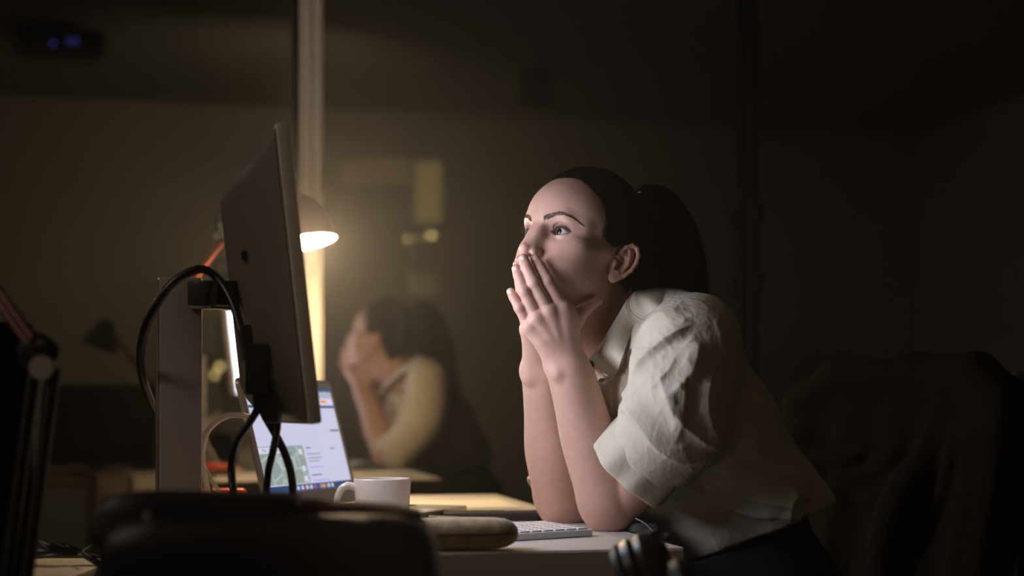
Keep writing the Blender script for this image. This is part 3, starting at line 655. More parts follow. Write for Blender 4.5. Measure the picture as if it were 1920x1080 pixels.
def quad_mesh(name, v, q):
    me = bpy.data.meshes.new(name); me.vertices.add(len(v)); me.vertices.foreach_set('co', np.asarray(v, np.float32).ravel())
    me.loops.add(len(q) * 4); me.polygons.add(len(q)); me.loops.foreach_set('vertex_index', q.astype(np.int32).ravel())
    me.polygons.foreach_set('loop_start', np.arange(0, len(q) * 4, 4, dtype=np.int32))
    me.update(calc_edges=True); me.validate(); return me
def grad(F, P, e=.0008):
    g = np.stack([F(P + np.eye(3, dtype=np.float32)[i] * e) - F(P - np.eye(3, dtype=np.float32)[i] * e) for i in range(3)], 1)
    return g / (np.linalg.norm(g, axis=1, keepdims=True) + 1e-9)
def smooth_verts(v, q, it, lam=.5):
    e = np.concatenate([q[:, [0, 1]], q[:, [1, 2]], q[:, [2, 3]], q[:, [3, 0]]]); n = len(v)
    for _ in range(it):
        s_ = np.zeros((n, 3)); c = np.zeros(n)
        for k in range(3):
            s_[:, k] = np.bincount(e[:, 0], v[e[:, 1], k], n) + np.bincount(e[:, 1], v[e[:, 0], k], n)
        c = np.bincount(e[:, 0], minlength=n) + np.bincount(e[:, 1], minlength=n)
        v = v + lam * (s_ / np.maximum(c, 1)[:, None] - v)
    return v
CAMV = np.array([0, 0, CZ])
def hit(F, px, py, y0=1.7, n=70):
    "where the line of sight through (px,py) meets the field"
    d = pt(px, py, 1.0) - CAMV; dn = d / np.linalg.norm(d); t = y0 / dn[1]
    for _ in range(n):
        v = float(F(np.array([CAMV + dn * t], np.float32))[0])
        if abs(v) < 2e-4: break
        t += v * .8
        if t > 4: return None
    return CAMV + dn * t

# ---- head frame: x her left, y forward, z up, millimetres from the middle between the ears
HR = np.array([[0.6745237, -0.7101898, 0.2016138], [-0.7367821, -0.6648215, 0.1231443], [-0.0465813, 0.2316092, 0.9716930]])
HO = np.array([0.0987, 2.08, 0.22174 + CZ])
def H(x, y, z): return HO + HR @ (np.array([x, y, z], float) / 1000)
def toH(P): return (np.asarray(P) - HO) @ HR * 1000
def rotx(a): a = math.radians(a); return np.array([[1, 0, 0], [0, math.cos(a), -math.sin(a)], [0, math.sin(a), math.cos(a)]])
def roty(a): a = math.radians(a); return np.array([[math.cos(a), 0, math.sin(a)], [0, 1, 0], [-math.sin(a), 0, math.cos(a)]])
def rotz(a): a = math.radians(a); return np.array([[math.cos(a), -math.sin(a), 0], [math.sin(a), math.cos(a), 0], [0, 0, 1]])
head = Field()
MIR = np.diag([-1., 1, 1])
def he(c, rad, k=8, mode=1, R=np.eye(3), both=True):
    c = np.array(c, float); rad = np.array(rad, float) / 1000
    head.ell(H(*c), HR @ R, rad, k / 1000, mode)
    if both and abs(c[0]) > .1: head.ell(H(*(MIR @ c)), HR @ MIR @ R, rad, k / 1000, mode)
def hc(a, b, r1, r2, k=6, mode=1, both=True):
    head.cone(H(*a), H(*b), r1 / 1000, r2 / 1000, k / 1000, mode)
    if both and (abs(a[0]) > .1 or abs(b[0]) > .1): head.cone(H(-a[0], *a[1:]), H(-b[0], *b[1:]), r1 / 1000, r2 / 1000, k / 1000, mode)
def hpath(P, r, k=3, mode=1, both=True):
    r = r if hasattr(r, '__len__') else [r] * len(P)
    for i in range(len(P) - 1): hc(P[i], P[i + 1], r[i], r[i + 1], k, mode, both)
# skull and face masses
he((0, 2, 45), (72, 91, 84), 1)
he((0, 34, 52), (58, 60, 48), 20)
he((0, 32, -8), (55, 54, 62), 20)
he((0, 40, -50), (44, 46, 38), 18)
hc((42, 14, -46), (17, 70, -74), 13, 13, 16)
he((0, 80, -74), (19, 15, 15), 12)
he((42, 54, -4), (22, 22, 19), 18)
hc((50, 50, 1), (62, 12, 6), 12, 10, 14)
he((32, 62, -32), (24, 26, 26), 18)
he((46, 32, -24), (15, 30, 32), 20)
he((42, 36, 28), (15, 22, 28), 14)
he((34, 41, 54), (26, 30, 28), 12)
he((0, 77, -42), (27, 21, 20), 14)
# brow
hc((9, 85, 34), (34, 73, 37), 8, 7, 14); hc((34, 73, 37), (51, 53, 30), 7, 7, 14)
# eye sockets
he((33, 91, 18), (17.5, 15, 11), 12, -1, rotz(-14))
he((16, 96, 14), (7, 12, 10), 8, -1)
# nose
hc((0, 83.5, 26), (0, 103, -8), 6.2, 7.6, 9); hc((0, 103, -8), (0, 108.5, -15), 7.5, 8.6, 5)
he((6, 92, 6), (8, 12, 22), 9, 1, rotx(18))
he((11.3, 97.2, -18.5), (5.6, 9.0, 6.6), 5)
hc((0, 98, -28), (0, 109, -20), 4.5, 4.5, 4)
he((6.3, 103.5, -25.5), (3.2, 6, 3.6), 2, -1, rotx(-20))
hc((17.5, 93, -11), (19.5, 90, -22), 1.5, 2.2, 6, -1)
# mouth
hpath([(0, 99, -39), (10, 97, -40.5), (22, 88, -45)], [4.2, 4.0, 2.2], 4)
hpath([(0, 97.5, -51), (10, 95.5, -50), (21, 87.5, -46.5)], [5.0, 4.4, 2.2], 4)
hpath([(0, 103, -45.2), (12, 99, -45.4), (24, 89, -46)], [1.0, .9, .8], 2, -1)
he((0, 101, -61), (14, 7, 5), 7, -1)
# eyeballs' lids: a shell around the ball with an almond opening
EC = (31.5, 69.3, 17.5); ER = 12.2
lidF = Field()
for sgn in (1, -1):
    c = np.array([EC[0] * sgn, EC[1], EC[2]])
    head.ell(H(*c), HR, np.array([13.6, 13.4, 13.6]) / 1000, .0035, 1)
def almond(sgn):
    def fn(P):
        q = toH(P); x = (q[:, 0] * sgn - 30.8); z = q[:, 2] - 17.0; y = q[:, 1]
        zt = z - .05 * x
        up = np.sqrt((x + 1.0) ** 2 + (zt + 14.4) ** 2) - 20.0        # upper lid line
        dn = np.sqrt((x - 1.0) ** 2 + (zt - 22.0) ** 2) - 26.6        # lower lid line
        d = np.maximum(np.maximum(up, dn), np.maximum(-(y - 66), np.abs(x) - 15.2))
        return (d / 1000).astype(np.float32)
    return fn
def foldf(sgn):
    return None
for sgn in (1, -1):
    head.func(almond(sgn), H(EC[0] * sgn, 80, 17.5), .022, -1, .0009)
    # crease above the upper lid
    P = [(17.5, 79.5, 21.5), (22, 81.8, 25.4), (28, 82.5, 27.6), (35, 81.0, 27.4), (41.5, 76.5, 24.8), (46, 71, 20.5)]
    P = [(x * sgn, y, z) for x, y, z in P]
    hpath(P, [.5, .9, 1.1, 1.2, 1.1, .7], 2.6, -1, both=False)
# ears
def ear(sgn):
    E_ = Field(); Rr = rotz(22) @ rotx(14)            # flare outwards, lean back
    o = np.array([67.5, -3, 0])
    def e(u, v, n): # u backwards, v up, n outwards
        q = o + Rr @ np.array([n, -u, v]); q[0] *= sgn; return H(*q)
    def pth(L, r, k=1.6, mode=1): E_.path([e(*p) for p in L], [x / 1000 for x in (r if hasattr(r, '__len__') else [r] * len(L))], k / 1000, mode)
    Re = HR @ (np.diag([sgn, 1, 1]) @ Rr)
    E_.ell(e(14, 3, 2), Re, np.array([4.2, 15.5, 27]) / 1000, .002)
    E_.ell(e(8, -23, 2.5), Re, np.array([3.6, 7.5, 9.5]) / 1000, .005)
    E_.ell(e(10, 0, -3), Re, np.array([6, 13, 21]) / 1000, .006)
    helix = [(3, 4, 2.5), (3, 14, 4), (6, 24, 5.5), (13, 31, 6.5), (21, 30, 7.5), (27, 22, 8), (29, 10, 8), (27, -3, 7.5), (22, -14, 6), (16, -21, 4.5), (10, -27, 3.5)]
    pth(helix, [2.6, 2.6, 2.7, 3.0, 3.2, 3.2, 3.0, 2.8, 2.6, 2.8, 3.5], 2)
    pth([(23, 22, 3.6), (24, 12, 4.4), (22, 0, 4), (18, -10, 3.4)], [1.4, 1.6, 1.6, 1.2], 3.0, -1)     # scapha
    pth([(12, 22, 4.6), (17.5, 13, 5.6), (18.5, 3, 5.6), (16, -8, 4.8), (10, -14, 4.0)], [2.0, 2.5, 2.6, 2.4, 2.2], 2.4)   # antihelix
    E_.ell(e(7.5, 0.5, 6.8), Re, np.array([9.5, 9.0, 13.5]) / 1000, .003, -1)                            # concha
    E_.ell(e(10, 17, 5.5), Re, np.array([3.2, 4.5, 5.5]) / 1000, .002, -1)
    pth([(1, 8, 2.5), (6, 4.5, 1.2), (12, 4, 1.2)], [1.8, 1.5, 1.0], 2)
    E_.ell(e(1.5, -4, 3.8), Re, np.array([2.6, 3.0, 5.0]) / 1000, .003)                                # tragus
    E_.ell(e(10.5, -15, 4.4), Re, np.array([2.2, 3.2, 2.6]) / 1000, .0025)
    return E_
head.sub(ear(1), .0025); head.sub(ear(-1), .0025)
# neck
def pz(px, py, Y): return pt(px, py, Y)
NB = pz(1196, 672, 2.13)
head.cone(H(0, -16, -38), NB, .049, .056, .018)
head.cone(H(0, 30, -62), pz(1160, 678, 2.09), .034, .030, .02)
head.cone(NB, pz(1250, 760, 2.13), .058, .09, .03)

# ---- arms and hands
def hand(F, wrist, fingers, thumb, rk, side):
    G = Field()
    (w1, w2), (r1, r2) = wrist
    mcps = [f[0] for f in fingers]
    for m, rr in zip(mcps, (.0115, .0115, .0108, .0095)):
        for w_ in (w1, w2): G.cone(w_, m, .0135, rr, .010)
    G.path([mcps[0], mcps[1], mcps[2], mcps[3]], [.0118, .0120, .0112, .0098], .006)
    for f, R4 in zip(fingers, rk):
        D = Field(); D.path(f, R4, .0022)
        D.ball(np.array(f[1]) - np.array([0, .0012, 0]) * side, R4[1] * .95, .003)
        G.sub(D, .0005)
    if thumb: T = Field(); T.path(thumb[0], thumb[1], .004); T.cone(mcps[0], thumb[0][1], .0105, .0115, .010); T.cone(mcps[0], thumb[0][0], .0115, .014, .010); T.cone((np.array(mcps[0]) + thumb[0][1]) / 2, np.array(thumb[0][1]) * .5 + np.array(thumb[0][2]) * .5, .0095, .0085, .012); G.sub(T, .008)
    F.sub(G, .0002); return G
def arm(F, wr, P, r):
    A = Field(); A.path(P, r, .012)
    return A
LW1, LW2 = pz(1045, 682, 2.004), pz(1072, 680, 1.998)
RK = [(.0104, .0091, .0080, .0067), (.0104, .0092, .0081, .0068), (.0100, .0088, .0078, .0065), (.0088, .0076, .0067, .0058)]
lf = [[pz(1056, 582, 1.985), pz(1026.5, 527, 1.974), pz(1012, 500, 1.981), pz(1003.5, 485, 1.987)],
      [pz(1030, 586, 1.979), pz(1000.5, 530, 1.969), pz(987, 500, 1.975), pz(981.5, 485, 1.981)],
      [pz(1007, 597, 1.980), pz(983.5, 546, 1.971), pz(973, 517, 1.977), pz(968, 504, 1.981)],
      [pz(993, 612, 1.986), pz(974, 577, 1.978), pz(963, 557, 1.981), pz(957.5, 547, 1.984)]]
lthumb = ([pz(1068, 655, 1.998), pz(1068, 615, 1.992), pz(1092, 584, 2.006), pz(1120, 564, 2.021)], [.0150, .0125, .0092, .0072])
LHAND = hand(head, ((LW1, LW2), (.0175, .0175)), lf, lthumb, RK, 1)
for f, (wx, wy) in zip(lf, [(1066, 668), (1060, 668), (1054, 668), (1046, 668)]):      # tendons fanning over the back of the hand
    m = f[0]; w_ = pz(wx, wy, 1.9865); head.path([m + [0, -.0080, 0], (m + [0, -.0092, 0]) * .5 + w_ * .5, w_ + [0, .002, 0]], [.0036, .0025, .0016], .010)
    head.ball(m + [0, -.0056, 0], .0075, .007)
RW1, RW2 = pz(1001, 692, 2.075), pz(1026, 690, 2.07)
rf = [[pz(1046, 590, 2.022), pz(1020, 532, 2.016), pz(1003, 503, 2.012), pz(994, 490, 2.008)],
      [pz(1022, 598, 2.016), pz(995, 534, 2.008), pz(981, 504, 2.006), pz(974.5, 488, 2.006)],
      [pz(1002, 607, 2.016), pz(979, 552, 2.008), pz(973, 515, 2.006), pz(970.5, 496, 2.006)],
      [pz(990, 618, 2.020), pz(980, 585, 2.010), pz(975, 566, 2.006), pz(972, 556, 2.004)]]
rthumb = ([pz(1040, 660, 2.07), pz(1058, 625, 2.055), pz(1066, 600, 2.04), pz(1072, 588, 2.03)], [.014, .011, .009, .0075])
RHAND = hand(head, ((RW1, RW2), (.0175, .0175)), rf, rthumb, RK, -1)
def limb(F, P, r, k=.002, n=6):
    Q = smooth_path(np.c_[np.array(P), np.array(r)], n); F.path(Q[:, :3], Q[:, 3], k); return F
LA_ = Field()
limb(LA_, [pz(1046, 688, 2.005), pz(1066, 760, 2.025), pz(1086, 830, 2.04), pz(1120, 912, 2.055), pz(1141, 952, 2.058)], [.0170, .0200, .0255, .0320, .0325])
limb(LA_, [pz(1074, 686, 2.0), pz(1092, 760, 2.02), pz(1116, 840, 2.035), pz(1138, 905, 2.05), pz(1143, 951, 2.058)], [.0178, .0205, .0255, .0310, .0325], .022)
LU_ = Field(); limb(LU_, [pz(1143, 953, 2.058), pz(1190, 902, 2.04), pz(1240, 810, 2.01), pz(1296, 660, 1.985)], [.0325, .041, .043, .048])
LA_.sub(LU_, .0025)
LA_.ball(pz(1046, 702, 1.990), .0085, .010)
RA_ = Field()
limb(RA_, [pz(1000, 692, 2.078), pz(1010, 770, 2.12), pz(1022, 850, 2.16), pz(1046, 915, 2.20), pz(1058, 943, 2.22)], [.0172, .0215, .030, .0345, .033])
limb(RA_, [pz(1026, 692, 2.072), pz(1036, 770, 2.12), pz(1048, 850, 2.16), pz(1056, 910, 2.20), pz(1059, 943, 2.22)], [.0175, .0225, .030, .0340, .033], .022)
limb(RA_, [pz(1058, 942, 2.22), pz(1100, 850, 2.25), pz(1180, 660, 2.28)], [.033, .041, .048])
RA_.ball(pz(993, 706, 2.07), .0105, .012)
head.sub(LA_, .012); head.sub(RA_, .012)
def desk_slab(m):     # the desk top as a solid, so that flesh and cloth rest on it instead of sinking in
    o_ = DC.astype(np.float32); uu = (-U).astype(np.float32)
    def fn(P):
        q = P - o_; return np.maximum(np.maximum(-(q @ uu) - np.float32(m), q[:, 2] - np.float32(m)), -(q[:, 2] + np.float32(.045)))
    return fn
head.func(desk_slab(.0004), DC, 9, -1, .0006)
BODY = head
def build_body(h):
    v, q = field_mesh(BODY, (-.04, 1.90, .72), (.40, 2.36, CZ + .40), h)
    return v, q
t1 = time.time(); bv, bq = build_body(.0013); print('body', len(bv), round(time.time() - t1, 1))
person = thing('person', 'woman in a cream shirt with dark ponytail, hands pressed over her mouth', 'person', (.35, 2.1, 0))
PO = np.array(person.location)
bq = bq[:, ::-1]
bme = quad_mesh('body', bv - PO, bq)
# skin colour per vertex
hv_ = toH(bv); col = np.ones((len(bv), 4), np.float32); base = np.array([.56, .345, .268])
col[:, :3] = base
def blend(c, wgt, colr): c[:, :3] += wgt[:, None] * (np.array(colr) - c[:, :3])
ax_ = np.abs(hv_[:, 0])
def gauss(p, s): 
    d = (hv_ - np.array(p)) / np.array(s); d[:, 0] = (ax_ - p[0]) / s[0]; return np.exp(-(d ** 2).sum(1))
blend(col, .25 * gauss((0, 112, -15), (14, 12, 12)), (.60, .30, .23))
blend(col, .35 * gauss((38, 75, -18), (22, 22, 16)), (.62, .31, .23))
blend(col, .5 * gauss((80, -18, 0), (12, 22, 34)), (.58, .27, .19))
lip = np.clip(1.2 - (((hv_[:, 0]) / 24) ** 2 + ((hv_[:, 2] + 45) / (10 * np.clip(1 - (ax_ / 27) ** 2, .05, 1))) ** 2), 0, 1) * (hv_[:, 1] > 84) * (hv_[:, 1] < 106)
blend(col, np.clip(lip * 2, 0, .8), (.48, .17, .14))
eyeshadow = np.exp(-(((ax_ - 33) / 15) ** 2 + ((hv_[:, 2] - 23) / 5.2) ** 2)) * (hv_[:, 1] > 60)  # brown eyeshadow make-up on the lids
blend(col, .88 * np.clip(eyeshadow * (1 + .25 * (ax_ - 33) / 12), 0, 1), (.20, .10, .07))
liner = np.exp(-((np.sqrt((ax_ - 29.8) ** 2 + (hv_[:, 2] + .05 * (ax_ - 30.8) * -1 + 14.4 - 17) ** 2) - 20.3) / 1.1) ** 2) * (hv_[:, 1] > 66) * (hv_[:, 2] > 17) * (ax_ > 15) * (ax_ < 47)
blend(col, .9 * liner, (.02, .012, .01))
for m_ in [(1086, 455, .0011), (1117, 533, .0009), (1073, 528, .0006), (1116, 596, .0008), (1099, 419, .0006), (1108, 465, .0005)]:     # moles
    q_ = hit(BODY, m_[0], m_[1], 1.8)
    if q_ is not None: blend(col, .7 * np.exp(-((bv - q_) ** 2).sum(1) / m_[2] ** 2), (.10, .045, .03))
for hand_ in (lf, rf):
    for f in hand_:
        for j in (1, 2, 3):
            d2 = ((bv - f[j]) ** 2).sum(1); blend(col, .30 * np.exp(-d2 / (.008 ** 2)), (.60, .27, .20))
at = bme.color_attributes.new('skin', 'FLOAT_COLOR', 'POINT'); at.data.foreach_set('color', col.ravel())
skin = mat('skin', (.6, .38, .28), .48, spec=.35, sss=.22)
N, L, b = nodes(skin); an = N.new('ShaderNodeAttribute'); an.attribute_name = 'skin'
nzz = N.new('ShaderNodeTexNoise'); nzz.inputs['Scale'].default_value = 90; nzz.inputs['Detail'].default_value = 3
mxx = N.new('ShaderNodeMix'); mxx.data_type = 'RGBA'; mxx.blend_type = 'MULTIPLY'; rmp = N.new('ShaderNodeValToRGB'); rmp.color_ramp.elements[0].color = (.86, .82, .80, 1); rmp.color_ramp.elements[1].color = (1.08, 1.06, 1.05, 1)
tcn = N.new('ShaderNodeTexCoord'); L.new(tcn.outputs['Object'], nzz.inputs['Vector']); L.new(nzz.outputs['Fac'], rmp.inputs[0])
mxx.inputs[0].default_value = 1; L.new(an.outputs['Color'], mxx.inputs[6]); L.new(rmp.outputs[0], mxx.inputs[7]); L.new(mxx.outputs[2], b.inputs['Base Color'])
bp1 = bump(skin, 1500, .10, .0003); bump(skin, 350, .08, .0006, prev=bp1)
body = link('body', bme, skin, person)
BT = BVHTree.FromPolygons([tuple(x) for x in bv], [tuple(x) for x in bq])

# eyes
M['sclera'] = mat('eye_white', (.55, .50, .49), .25, coat=.1, spec=.2); M['iris'] = mat('dark_iris', (.02, .010, .006), .10, spec=.30); M['pupil'] = mat('pupil', (.002, .002, .002), .06, spec=.35)
noise_color(M['iris'], (.010, .005, .003), (.030, .015, .008), 900)
def eye(sgn):
    c = H(EC[0] * sgn, EC[1], EC[2]); g = np.array([-.75, -.645, .17]); g /= np.linalg.norm(g)
    mb = MB(PO); n = 40; prof = []
    for a in [0, 5, 9.5, 9.6, 14, 19, 24, 28, 28.5, 34, 45, 60, 80, 100, 125, 150, 180]:
        r = ER / 1000 + (.0008 * math.cos(math.radians(a / 30 * 90)) if a < 30 else 0)
        prof.append((r * math.sin(math.radians(a)), r * math.cos(math.radians(a)), a))
    for i in range(len(prof) - 1):
        mb.mi = 2 if prof[i + 1][2] <= 9.6 else (1 if prof[i + 1][2] <= 28.2 else 0)
        mb.lathe(c, g, [(prof[i][0], prof[i][1]), (prof[i + 1][0], prof[i + 1][1])], n)
    o = mb.build('eye', [M['sclera'], M['iris'], M['pupil']], person, recalc=False)
    bm = bmesh.new(); bm.from_mesh(o.data); bmesh.ops.remove_doubles(bm, verts=bm.verts, dist=1e-6); bmesh.ops.recalc_face_normals(bm, faces=bm.faces); bm.to_mesh(o.data); bm.free()
    return o
eye(1); eye(-1)

# hair-thin tubes in one mesh
def strands(name, paths, r0, r1, m, parent, n=3):
    vs = []; fs = []; b = 0
    for P in paths:
        P = np.asarray(P); k = len(P); t = np.gradient(P, axis=0); t /= np.linalg.norm(t, axis=1)[:, None] + 1e-12
        a = np.cross(t, np.array([.31, .17, .93])); a /= np.linalg.norm(a, axis=1)[:, None] + 1e-9; c = np.cross(t, a)
        rr = np.linspace(r0, r1, k)[:, None]
        for j in range(n):
            an = 2 * math.pi * j / n; vs.append(P + rr * (math.cos(an) * a + math.sin(an) * c) - PO)
        i = np.arange(k - 1)
        for j in range(n):
            j2 = (j + 1) % n; fs.append(np.stack([b + j * k + i, b + j2 * k + i, b + j2 * k + i + 1, b + j * k + i + 1], 1))
        b += n * k
    me = quad_mesh(name, np.concatenate(vs), np.concatenate(fs)); o = link(name, me, m, parent); return o
M['hair'] = mat('black_hair', (.005, .0035, .003), .55, spec=.10); M['brow'] = mat('dark_brow_hair', (.03, .018, .013), .6)
def cast(x, z, y0=200):
    p = H(x, y0, z); d = -HR[:, 1]; r = BT.ray_cast(Vector(p), Vector(d)); return np.array(r[0]) if r[0] is not None else None
FWD = HR[:, 1]; UPH = HR[:, 2]; LFT = HR[:, 0]
for sgn in (1, -1):
    P = []; line = np.array([(11, 30.5), (20, 35), (30, 39.8), (38, 41.5), (48, 39), (58, 31)])
    wd = np.array([6.4, 7.0, 6.0, 4.6, 3.2, 1.4])
    for i in range(430):
        t = rng.random(); x = np.interp(t, np.linspace(0, 1, 6), line[:, 0]); z = np.interp(t, np.linspace(0, 1, 6), line[:, 1]); wv = np.interp(t, np.linspace(0, 1, 6), wd)
        z += (rng.random() - .5) * wv; p = cast(x * sgn, z)
        if p is None: continue
        sl = np.interp(t, [0, .3, .6, 1], [.9, .5, 0, -.6]); ln_ = 5.5 * (1 - .4 * t)
        x2 = x + ln_ * .75; z2 = z + ln_ * sl * .8; q = cast(x2 * sgn, z2)
        if q is None: continue
        P.append([p - FWD * .0003, (p + q) / 2 + FWD * .0008, q + FWD * .0003])
    strands('eyebrow', P, .00017, .00006, M['brow'], person)
    P = []
    for i in range(54):      # upper lashes
        x = 19.5 + i * 25.5 / 53 + rng.normal() * .2; zt = math.sqrt(max(20.0 ** 2 - (x - 29.8) ** 2, 1)) - 14.4 + 17.0 + .05 * (x - 30.8)
        if zt < 16: continue
        r2 = 13.5 ** 2 - (x - EC[0]) ** 2 - (zt - EC[2]) ** 2; y = EC[1] + math.sqrt(max(r2, 4)); s0 = H(x * sgn, y - .3, zt)
        ln_ = 8.0 * (.7 + .4 * (x - 17) / 28); ou = (x - 30) * .35
        P.append([s0, H((x + ou * .25) * sgn, y + ln_ * .5, zt + .2), H((x + ou * .6) * sgn, y + ln_ * .85, zt + ln_ * .35), H((x + ou * .8) * sgn, y + ln_ * .95, zt + ln_ * .7)])
    for i in range(26):      # lower lashes
        x = 20 + i * 24 / 25; zt = -(math.sqrt(26.6 ** 2 - (x - 31.8) ** 2) - 22.0) + 17 + .05 * (x - 30.8)
        r2 = 13.5 ** 2 - (x - EC[0]) ** 2 - (zt - EC[2]) ** 2; y = EC[1] + math.sqrt(max(r2, 4))
        P.append([H(x * sgn, y - .3, zt), H((x + (x - 30) * .08) * sgn, y + 1.6, zt - 1.2), H((x + (x - 30) * .12) * sgn, y + 2.2, zt - 2.8)])
    strands('eyelashes', P, .00017, .00005, M['brow'], person)

# fingernails
M['nail'] = mat('fingernail', (.66, .44, .37), .38)
for hnd, sd in ((lf, -1), (rf, 1)):
    for f, R4 in zip(hnd, RK):
        tip, dip = f[3], f[2]; dr = tip - dip; dr /= np.linalg.norm(dr); out = np.array([0, sd, 0.]) - dr * (dr[1] * sd); out /= np.linalg.norm(out); sdx = np.cross(dr, out)
        c = tip - dr * .0015 + out * R4[3] * .0; bm = bmesh.new(); bmesh.ops.create_uvsphere(bm, u_segments=16, v_segments=8, radius=1)
        r = R4[3]
        for vx in bm.verts:
            x, y, z = vx.co.x * r * .72, vx.co.y * .0062, vx.co.z
            hgt = math.sqrt(max(r * r - x * x, 0)) + .0003 + .0005 * z * (1 if z > 0 else .8)
            if y > 0: hgt -= .9 * max(0, y - .001) ** 2 / r * 3
            vx.co = Vector(c + sdx * x + dr * (y + .0012) + out * hgt)
        mb = MB(PO); mb.bm(bm); bm.free(); o = mb.build('fingernail', M['nail'], None); o.parent = body; o.location = (0, 0, 0)

# hair: a combed cap from the hairline to the knot, strands over it, and a ponytail
HC = np.array([0, -8, 48.0]); HRD = np.array([76.5, 98, 92.0])
KN = np.array([4, -84, 112.0]); kd_ = (KN - HC) / HRD; kd_ /= np.linalg.norm(kd_)
hl = np.array([(0, 74, 98), (14, 70.5, 99.5), (27, 63, 99), (41, 60, 90), (53, 57, 75), (60, 52, 60), (66, 43, 49), (68.5, 34, 41), (68, 31, 31), (67.5, 27, 22), (69, 18, 15), (70, 9, 17), (71, 2, 24), (72, -10, 28), (71, -24, 20), (67, -34, 2), (60, -46, -22), (46, -60, -42), (24, -72, -50), (0, -76, -50)], float)
hl = smooth_path(hl, 6); full = np.vstack([hl, (hl * [-1, 1, 1])[-2:0:-1]])
def hair_path(p0, n, lift=1.0, jit=0.0, end=None):
    d0 = (p0 - HC) / HRD; r0 = np.linalg.norm(d0); d0 = d0 / r0; e = kd_ if end is None else end; an = math.acos(np.clip(d0 @ e, -1, 1)); t = np.linspace(0, 1, n)
    q = (np.sin((1 - t) * an)[:, None] * d0 + np.sin(t * an)[:, None] * e) / math.sin(an)
    r = r0 + (lift - r0) * np.clip(t / .22, 0, 1) ** .7 + jit * np.sin(t * math.pi)
    return HC + q * HRD * r[:, None]
n = 36; G = np.array([hair_path(p * [.985, 1, 1] - [0, 1.2, 0], n) for p in full]); m_ = len(full)
kn = rng.random(m_); kn = np.convolve(np.r_[kn[-4:], kn, kn[:4]], np.ones(3) / 3, 'same')[4:-4]
G = HC + (G - HC) * (1 + (.022 * (kn - .5))[:, None, None] * np.sin(np.linspace(0, 1, n) * math.pi)[None, :, None])
W_ = HO + (G.reshape(-1, 3) / 1000) @ HR.T
fs = np.array([(i * n + j, ((i + 1) % m_) * n + j, ((i + 1) % m_) * n + j + 1, i * n + j + 1) for i in range(m_) for j in range(n - 1)])
hme = quad_mesh('hair', W_ - PO, fs); hair = link('hair', hme, M['hair'], person); bump(M['hair'], 60, .5, .002, stretch=(6, 6, 1))
P = []; PF = []
for i in range(3000):
    k = rng.integers(0, m_); a = rng.random(); p = full[k] * (1 - a) + full[(k + 1) % m_] * a; fr_ = p[1] > -30
    p = p * [.985, 1, 1] - [0, 1.0, 0] + rng.normal(size=3) * [1.2, 1.6, 1.6]
    e = kd_ + rng.normal(size=3) * .07; e /= np.linalg.norm(e)
    q = hair_path(p, 14, 1.004 + rng.random() * .012, rng.normal() * .006, e)
    P.append(HO + (q / 1000) @ HR.T)
for i in range(2400):     # fine hairs in front of the hairline, sparser and shorter
    k = rng.integers(0, m_); p = full[k].copy()
    if p[1] < 0: continue
    o_ = abs(rng.normal()); a = rng.random(); p = p * (1 - a) + full[(k + 1) % m_] * a; p = p * [.99, 1, 1] + rng.normal(size=3) * [.2, 1, 1] + np.array([0, o_ * 4.0, -o_ * 1.5]) * (1 if p[2] < 92 else .45)
    sk = (p - [0, 2, 45]) / [72.2, 91.2, 84.2]; p = np.array([0, 2, 45]) + sk / np.linalg.norm(sk) * [72.2, 91.2, 84.2]
    q = hair_path(p, 20, 1.003, 0)[:10]; PF.append(HO + (q / 1000) @ HR.T)
for i in range(26):      # flyaways
    k = rng.integers(0, m_); q = hair_path(full[k], 16, 1.02 + rng.random() * .05, rng.random() * .05); P.append(HO + (q[4:13] / 1000) @ HR.T)
strands('hair_strands', P, .00005, .00026, M['hair'], person)['kind'] = 'stuff'; strands('fine_hairs', PF, .00010, .00014, M['hair'], person)['kind'] = 'stuff'
KW = H(*(HC + kd_ * HRD)); BK = -HR[:, 1]
M['tie'] = mat('hair_tie', (.005, .004, .004), .95, spec=.1)
tail = [KW - BK * .006, KW + BK * .022 + ZZ * .002, pz(1222, 396, 2.165), pz(1244, 440, 2.175), pz(1256, 500, 2.185), pz(1263, 560, 2.20), pz(1274, 620, 2.215), pz(1290, 690, 2.235), pz(1300, 760, 2.25)]
trad = [.018, .028, .040, .047, .052, .051, .044, .030, .012]
TS = smooth_path(tail, 8); tr_ = np.interp(np.linspace(0, 1, len(TS)), np.linspace(0, 1, len(trad)), trad)
MB(PO).tube(TS, list(tr_ * .93), 28).build('ponytail', M['hair'], person)
MB(PO).tube([pz(1180, 440, 2.12), pz(1196, 480, 2.125), pz(1212, 520, 2.13), pz(1232, 560, 2.15), pz(1250, 600, 2.18)], [.02, .032, .034, .032, .02], 20, spline=6).build('nape_hair', M['hair'], person)
mb = MB(PO); tdir = tail[1] - tail[0]; tdir /= np.linalg.norm(tdir); mb.lathe(KW + BK * .006, tdir, [(.017 + .004 * math.cos(a), .004 * math.sin(a)) for a in np.linspace(0, 2 * math.pi, 10)], 28); mb.build('hair_tie', M['tie'], person)
tt = np.gradient(TS, axis=0); tt /= np.linalg.norm(tt, axis=1)[:, None]; aa = np.cross(tt, [0, 1, 0.]); aa /= np.linalg.norm(aa, axis=1)[:, None]; bb = np.cross(tt, aa)
P = []
for i in range(1500):
    an = rng.random() * 2 * math.pi; rr = .86 + rng.random() * .2; ph = rng.normal() * .35; n0 = rng.integers(0, 6); n1 = len(TS) - rng.integers(0, 14)
    s_ = np.linspace(0, 1, len(TS)); ang = an + ph * s_; wv = rr + .05 * np.sin(s_ * 6 + rng.random() * 6)
    P.append((TS + (np.cos(ang) * wv * tr_)[:, None] * aa + (np.sin(ang) * wv * tr_)[:, None] * bb)[n0:n1:2])
